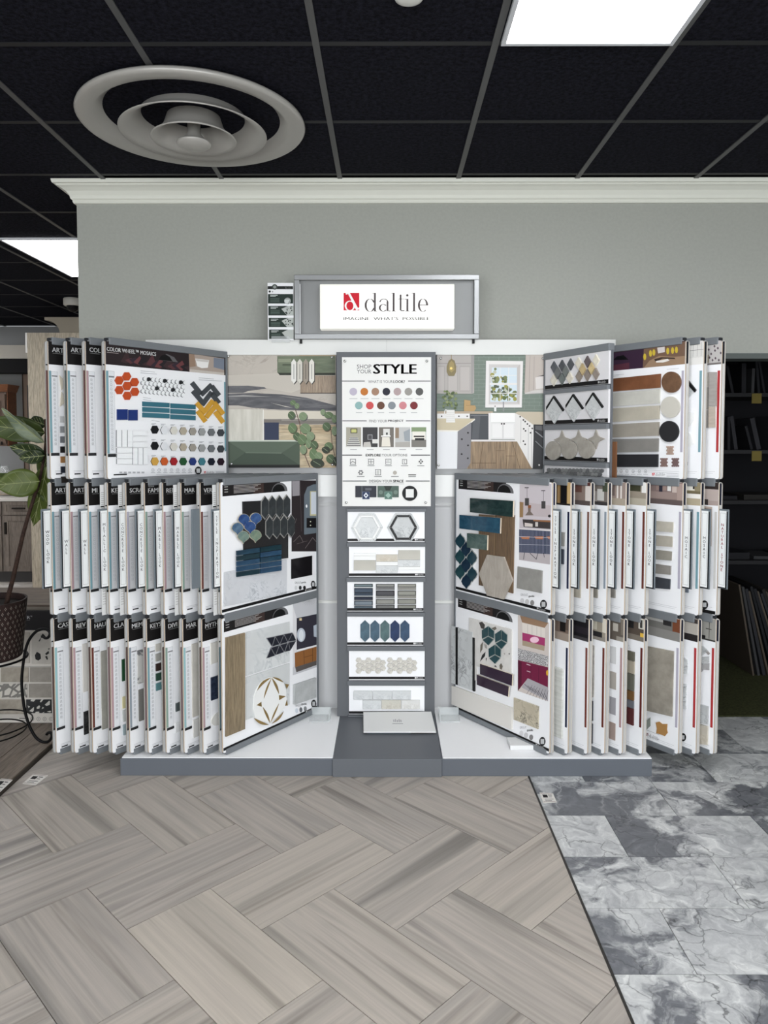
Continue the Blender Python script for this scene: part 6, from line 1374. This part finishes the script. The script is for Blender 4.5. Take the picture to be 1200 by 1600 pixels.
cr.hexa([(p0.x-ul.x, uy-ul.y-.02, p1.z-ul.z), (onY(12.5, 612, uy).x-ul.x, uy-ul.y-.02, p1.z-ul.z), (onY(12.5, 612, uy).x-ul.x, .0, p1.z-ul.z), (p0.x-ul.x, .0, p1.z-ul.z), (p0.x-ul.x, uy-ul.y-.08, p0.z-ul.z), (onY(17, 612, uy).x-ul.x, uy-ul.y-.06, p0.z-ul.z), (onY(17, 612, uy).x-ul.x, .0, p0.z-ul.z), (p0.x-ul.x, .0, p0.z-ul.z)], OW).build('crown', uc)
# narrow taupe panel and shutter beside it
q, q2 = onY(36, 583, 8.2), onY(47, 760, 8.2)
q = onY(36, 583, 8.97); q2 = onY(47, 760, 8.97)
tp = empty('door_casing', 'taupe vertical door casing between the wall cabinet and tall oak panel', 'door casing', ((q.x+q2.x)/2, 9.02, q2.z-.5))
MB().box((q.x-tp.location.x, -.05, -.9), (q2.x-tp.location.x, .05, q.z-tp.location.z), flat((150, 130, 116), .6)).build('casing', tp)
MB().box((q.x-tp.location.x-.012, -.055, -.9), (q.x-tp.location.x, .05, q.z-tp.location.z), flat((70, 52, 44), .6)).build('edge', tp)
MB().box((.02, -.056, .6), (.05, -.05, q.z-tp.location.z-.15), flat((70, 70, 74), .5)).build('panel', tp)

# low wood-topped bench and the terrazzo sample board leaning on it
zb3 = onY(60, 945, 4.30).z
bn = empty('display_bench', 'low dark display bench with a brown plank top behind the plant', 'bench', (-2.25, 4.49, 0))
MB().box((-.75, -.16, .022), (.54, .3, zb3-.03), flat((30, 27, 26), .7)).build('body', bn); MB().box((-.75, -.19, zb3-.012), (.54, .32, zb3), wood((92, 80, 70), (120, 106, 94), 'x', 5, .5, 'brown_bench_top')).build('top', bn); MB().box((-.75, -.195, zb3-.03), (.54, -.18, zb3-.012), flat((150, 142, 132), .5)).build('edge_trim', bn)
bx0, bx1 = -2.46, -1.80
B0, B1 = Vector((0, 3.935, .024)), Vector((0, 4.24, zb3-.02)); LN = (B1-B0).length; tilt = math.atan2(B1.y-B0.y, B1.z-B0.z)
sb = empty('terrazzo_board', 'sample board with terrazzo swatches and black header leaning behind the plant', 'sample board', ((bx0+bx1)/2, 3.935, .024)); sb.rotation_euler = (-tilt, 0, 0)
hw = (bx1-bx0)/2
MB().box((-hw, 0, 0), (hw, .01, LN), flat((206, 200, 192), .5)).build('board', sb)
ex, ez = Vector((1, 0, 0)), (B1-B0).normalized(); nn_ = ex.cross(ez)
def suv(p):
    d_ = ray(*p); O_ = sb.location; t_ = (O_-CAM).dot(nn_)/d_.dot(nn_); h_ = CAM+d_*t_-O_; return (h_.dot(ex), h_.dot(ez))
cs = lambda p: suv((p[0]*.2125, 920+p[1]*.2125))
P = Print(0, cs); lo, hi = cs((0, 305)), cs((0, 90))
P.raw(rct(-hw, cs((200, 305))[1], hw, LN-.001), (26, 22, 24)); P.text('R', (200, 222, 222, 200), (220, 220, 220), .02); P.text('TM', (224, 208, 236, 198), (220, 220, 220)); P.rect(196, 230, 220, 233, (120, 116, 116))
P.raw(rct(-hw+.02, cs((200, 575))[1], hw-.02, cs((200, 571))[1]), (160, 156, 150)); 
for x in (237, 283, 328, 375): P.ring(x, 957, 14, 15, 11, 12, (110, 106, 102), 0, 360, 12); P.circ(x, 957, 4, (110, 106, 102), 6)
P.rect(142, 950, 212, 956, (90, 86, 84)); P.rect(142, 966, 206, 970, (150, 146, 142)); P.rect(225, 984, 400, 987, (150, 146, 142))
P.build(sb)
T1 = speckled((150, 142, 130), (172, 163, 150), 26, .5, name='beige_terrazzo'); T2 = speckled((142, 136, 128), (158, 151, 142), 20, .5, name='taupe_terrazzo')
for pts, m_ in (((20, 320, 218, 545), speckled((176, 168, 158), (190, 183, 174), 10, .5, name='pale_chip_terrazzo')), ((236, 330, 420, 550), speckled((180, 174, 166), (194, 188, 180), 12, .5, name='light_terrazzo')), ((10, 580, 210, 685), T1), ((222, 580, 420, 685), T2), ((-40, 700, 200, 800), terrazzo((120, 116, 110), (206, 200, 190), 22, 'grey_white_terrazzo')), ((215, 700, 420, 800), T2), ((-60, 815, 185, 920), T1), ((195, 815, 405, 915), terrazzo((16, 16, 17), (200, 196, 188), 30, 'black_white_terrazzo', .2))): tiles(sb, [mp(cs, rct(*pts))], 0, .006, m_)
for pts in ([(260, 490), (275, 465), (300, 480), (305, 515), (285, 530), (265, 520)], [(288, 385), (305, 358), (300, 380), (290, 392)], [(335, 480), (360, 458), (365, 475), (345, 490)], [(335, 500), (350, 495), (356, 520), (348, 524)], [(355, 445), (368, 436), (366, 450)]): tiles(sb, [mp(cs, pts)], -.006, .001, flat((30, 29, 30), .4), 'terrazzo_chip')

# ---- fiddle-leaf fig in a woven pot on a scrolled iron stand
PZ = .022; PYP = 3.67
pc = onY(-14, 1160, PYP).x
st = empty('plant_stand', 'black scrolled iron plant stand on the brown plank platform', 'plant stand', (pc, PYP, PZ))
IR = flat((20, 19, 20), .45, .5)
def ringpath(r_, z_, n_=40): return [(r_*math.cos(2*math.pi*k/n_), r_*math.sin(2*math.pi*k/n_), z_) for k in range(n_)]
zs_ = onY(20, 1028, PYP).z-PZ
MB().tube(ringpath(.178, zs_-.004), .006, IR, 8, True).build('top_ring', st, smooth=True)
MB().tube(ringpath(.195, .10), .004, IR, 8, True).build('lower_ring', st, smooth=True); MB().tube(ringpath(.165, .06), .004, IR, 8, True).build('lower_ring', st, smooth=True)
lp = [(67, 997), (66, 993), (71, 998), (76, 996), (78, 990), (74, 985), (66, 984), (56, 988), (46, 1000), (40, 1016), (36, 1040), (34, 1062), (35, 1085), (39, 1112), (46, 1135), (56, 1153), (67, 1160), (76, 1159), (81, 1152), (80, 1146), (75, 1146), (72, 1150)]
path = []
for x, y in lp:
    p = onY(x, y, PYP); path.append((p.x-pc, 0, p.z-PZ))
zmin = min(p[2] for p in path); path = [(p[0], 0, p[2]-zmin+.006) for p in path]
fine = []
for i in range(len(path)-1):
    p0, p1, p2, p3 = (Vector(path[max(0, min(len(path)-1, i+k))]) for k in (-1, 0, 1, 2))
    for t_ in (0, .33, .67): fine.append(.5*((2*p1)+(p2-p0)*t_+(2*p0-5*p1+4*p2-p3)*t_*t_+(3*p1-p0-3*p2+p3)*t_**3))
leg = MB().tube(fine, .0075, IR, 8).build('leg', st, smooth=True)
for k in (1, 2): o = leg.copy(); COL.objects.link(o); o.parent = st; o.rotation_euler = (0, 0, k*2*math.pi/3)
pz1 = onY(30, 938, PYP-.0).z
pot = empty('planter_pot', 'dark woven pot with pale stitched pattern on the iron stand', 'plant pot', (pc, PYP, PZ+zs_+.003))
hp = pz1-PZ-zs_
MB().lathe([(0, 0), (.150, 0), (.156, .006), (.182, hp-.02), (.184, hp), (.174, hp), (.172, hp-.02), (.148, .02), (0, .02)], speckled((34, 24, 22), (52, 36, 33), 60, .7, name='woven_brown'), 48).build('pot', pot, smooth=False)
stt = MB(); ST = flat((150, 140, 130), .6)
for r_ in range(11):
    for k in range(40):
        a_ = 2*math.pi*(k+(r_ % 2)*.5)/40; z_ = .025+r_*(hp-.05)/10; rad = .1570+.0262*z_/hp+.0012
        for da, dz in ((-.02, 0), (.02, 0), (0, .006), (0, -.006)):
            aa = a_+da; zz = z_+dz; rr_ = rad+.0262*dz/hp; s1 = .009; s2 = .0022
            stt.add([(rr_*math.cos(aa+u_*s1), rr_*math.sin(aa+u_*s1), zz+v_*s2) for u_, v_ in ((-1, -1), (1, -1), (1, 1), (-1, 1))], [(0, 1, 2, 3)], ST)
so = stt.build('stitching', pot); so['kind'] = 'stuff'
MB().lathe([(0, hp-.03), (.172, hp-.03), (.172, hp-.034), (0, hp-.034)], flat((30, 24, 20), .95), 32).build('soil', pot)
fig = empty('fiddle_leaf_fig', 'fiddle-leaf fig with broad green leaves leaning towards the display', 'plant', (pc, PYP, PZ+zs_+hp-.03))
fo = fig.location
sp = [(5, 965), (12, 935), (20, 905), (28, 870), (36, 835), (45, 803), (54, 775), (61, 755), (66, 730), (70, 705), (71.5, 685), (71, 668), (70, 655)]
pth = []; rad = []
for k, (x, y) in enumerate(sp): p = onY(x, y, PYP-.02-.004*k); pth.append(tuple(p-fo)); rad.append(.013-.0007*k)
MB().tube(pth, rad, speckled((38, 26, 22), (64, 46, 38), 50, .8, name='bark'), 8).build('stem', fig, smooth=True)
def leaf(base, tip, wpx, Y0, Y1, cols, fold=.25, droop=0.0, roll=0.0):
    A_, B2 = onY(*base, Y0+.07), onY(*tip, Y1+.07); ax = B2-A_; L = ax.length; ax.normalize()
    vw = Vector((0, -1, 0)); sd = ax.cross(vw); sd.normalize(); nr = sd.cross(ax); wd = wpx/F*3.6/2
    sd2 = sd*math.cos(roll)+nr*math.sin(roll); nr2 = nr*math.cos(roll)-sd*math.sin(roll)
    n_, m2 = 12, 4; vs = []; fs = []
    for i in range(n_+1):
        t_ = i/n_; prof_ = (math.sin(math.pi*min(1, t_**.62))**.75)*(.72+.42*t_) if 0 < t_ < 1 else .02
        for j in range(-m2, m2+1):
            s_ = j/m2
            vs.append(tuple(A_+ax*(L*t_)+sd2*(wd*prof_*s_)+nr2*(wd*fold*abs(s_)*prof_+.006*math.sin(9*t_+2*s_)*abs(s_)-droop*t_*t_)-fo))
    k = 2*m2+1
    for i in range(n_):
        for j in range(2*m2): fs.append((i*k+j, i*k+j+1, (i+1)*k+j+1, (i+1)*k+j))
    o = MB().add(vs, fs, cols).build('leaf', fig, smooth=True)
    md = o.modifiers.new('thick', 'SOLIDIFY'); md.thickness = .0012
    # raised veins
    vm = MB(); VN = flat((150, 156, 110), .6)
    mid = [A_+ax*(L*t_)+nr2*(.0022-droop*t_*t_)-fo for t_ in [q/8 for q in range(9)]]; vm.tube(mid, .0016, VN, 5)
    for t_ in (.2, .38, .56, .74):
        for sg in (-1, 1):
            a2 = A_+ax*(L*t_)+nr2*(.002-droop*t_*t_)-fo; t2 = min(.97, t_+.16); pr = (math.sin(math.pi*t2**.62)**.75)*(.72+.42*t2)
            b3 = A_+ax*(L*t2)+sd2*(wd*pr*.8*sg)+nr2*(wd*fold*.8*pr+.003-droop*t2*t2)-fo; vm.tube([a2, (a2+b3)/2, b3], .0009, VN, 4)
    vm.build('veins', o)
def lf(c1, c2): return speckled(c1, c2, 12, .4, name='leaf_green')
LGN = lf((52, 64, 30), (70, 82, 40)); LGD = lf((34, 46, 26), (48, 60, 32)); LPL = lf((92, 104, 86), (128, 138, 118)); LBR = lf((66, 78, 32), (86, 98, 46))
leaf((70, 676), (-34, 662), 46, 3.54, 3.48, LGN, .18, .02); leaf((70, 692), (3, 638), 30, 3.50, 3.40, LPL, .5, .0, .5); leaf((71, 664), (46, 655), 22, 3.56, 3.62, LGD)
leaf((70, 712), (15, 698), 30, 3.52, 3.44, LGD, .3, .02); leaf((69, 712), (30, 716), 26, 3.50, 3.46, LGD, .35); leaf((70, 706), (86, 712), 26, 3.56, 3.7, LGD)
leaf((62, 752), (-8, 758), 50, 3.50, 3.42, LBR, .15, .01); leaf((74, 728), (52, 822), 40, 3.56, 3.62, LBR, .2); leaf((60, 762), (-30, 745), 34, 3.55, 3.62, LGN, .2); leaf((64, 740), (86, 690), 30, 3.6, 3.75, LGN, .2); leaf((58, 770), (62, 812), 38, 3.58, 3.66, LGN, .2)

# ---- small floor tags
def ftag(pxs, z, label):
    P3 = [onZ(x, y, z) for x, y in pxs]; cx = sum(p.x for p in P3)/4; cy = sum(p.y for p in P3)/4
    e = empty('floor_tag', label, 'price tag', (cx, cy, z))
    MB().prism_z([(p.x-cx, p.y-cy) for p in P3], .0004, .002, flat((222, 218, 212), .5)).build('card', e)
    def at_(s_, t_): 
        v = (P3[0]*(1-s_)+P3[1]*s_)*(1-t_)+(P3[3]*(1-s_)+P3[2]*s_)*t_; return (v.x-cx, v.y-cy, .0024)
    m_ = MB()
    for (a_, b_, c_, d_, col) in ((.15, .2, .5, .5, (30, 28, 28)), (.56, .2, .85, .28, (90, 88, 86)), (.56, .4, .8, .46, (90, 88, 86)), (.2, .64, .85, .7, (120, 118, 116)), (.2, .78, .7, .84, (120, 118, 116)), (.04, .06, .96, .09, (120, 90, 84)), (.04, .91, .96, .94, (120, 90, 84))): m_.add([at_(a_, b_), at_(c_, b_), at_(c_, d_), at_(a_, d_)], [(0, 1, 2, 3)], flat(col, .6))
    m_.build('print', e)
ftag([(52, 1210), (75, 1212), (56, 1227), (35, 1225)], .0005, 'small printed tag on the floor beside the plank platform')
ftag([(843, 1239), (864, 1240), (870, 1254), (849, 1255)], .0005, 'small printed tag on the grey marble-look floor tile')
ftag([(2, 1217), (20, 1219), (0, 1238), (-18, 1236)], .0225, 'printed price tag on the edge of the brown plank platform')
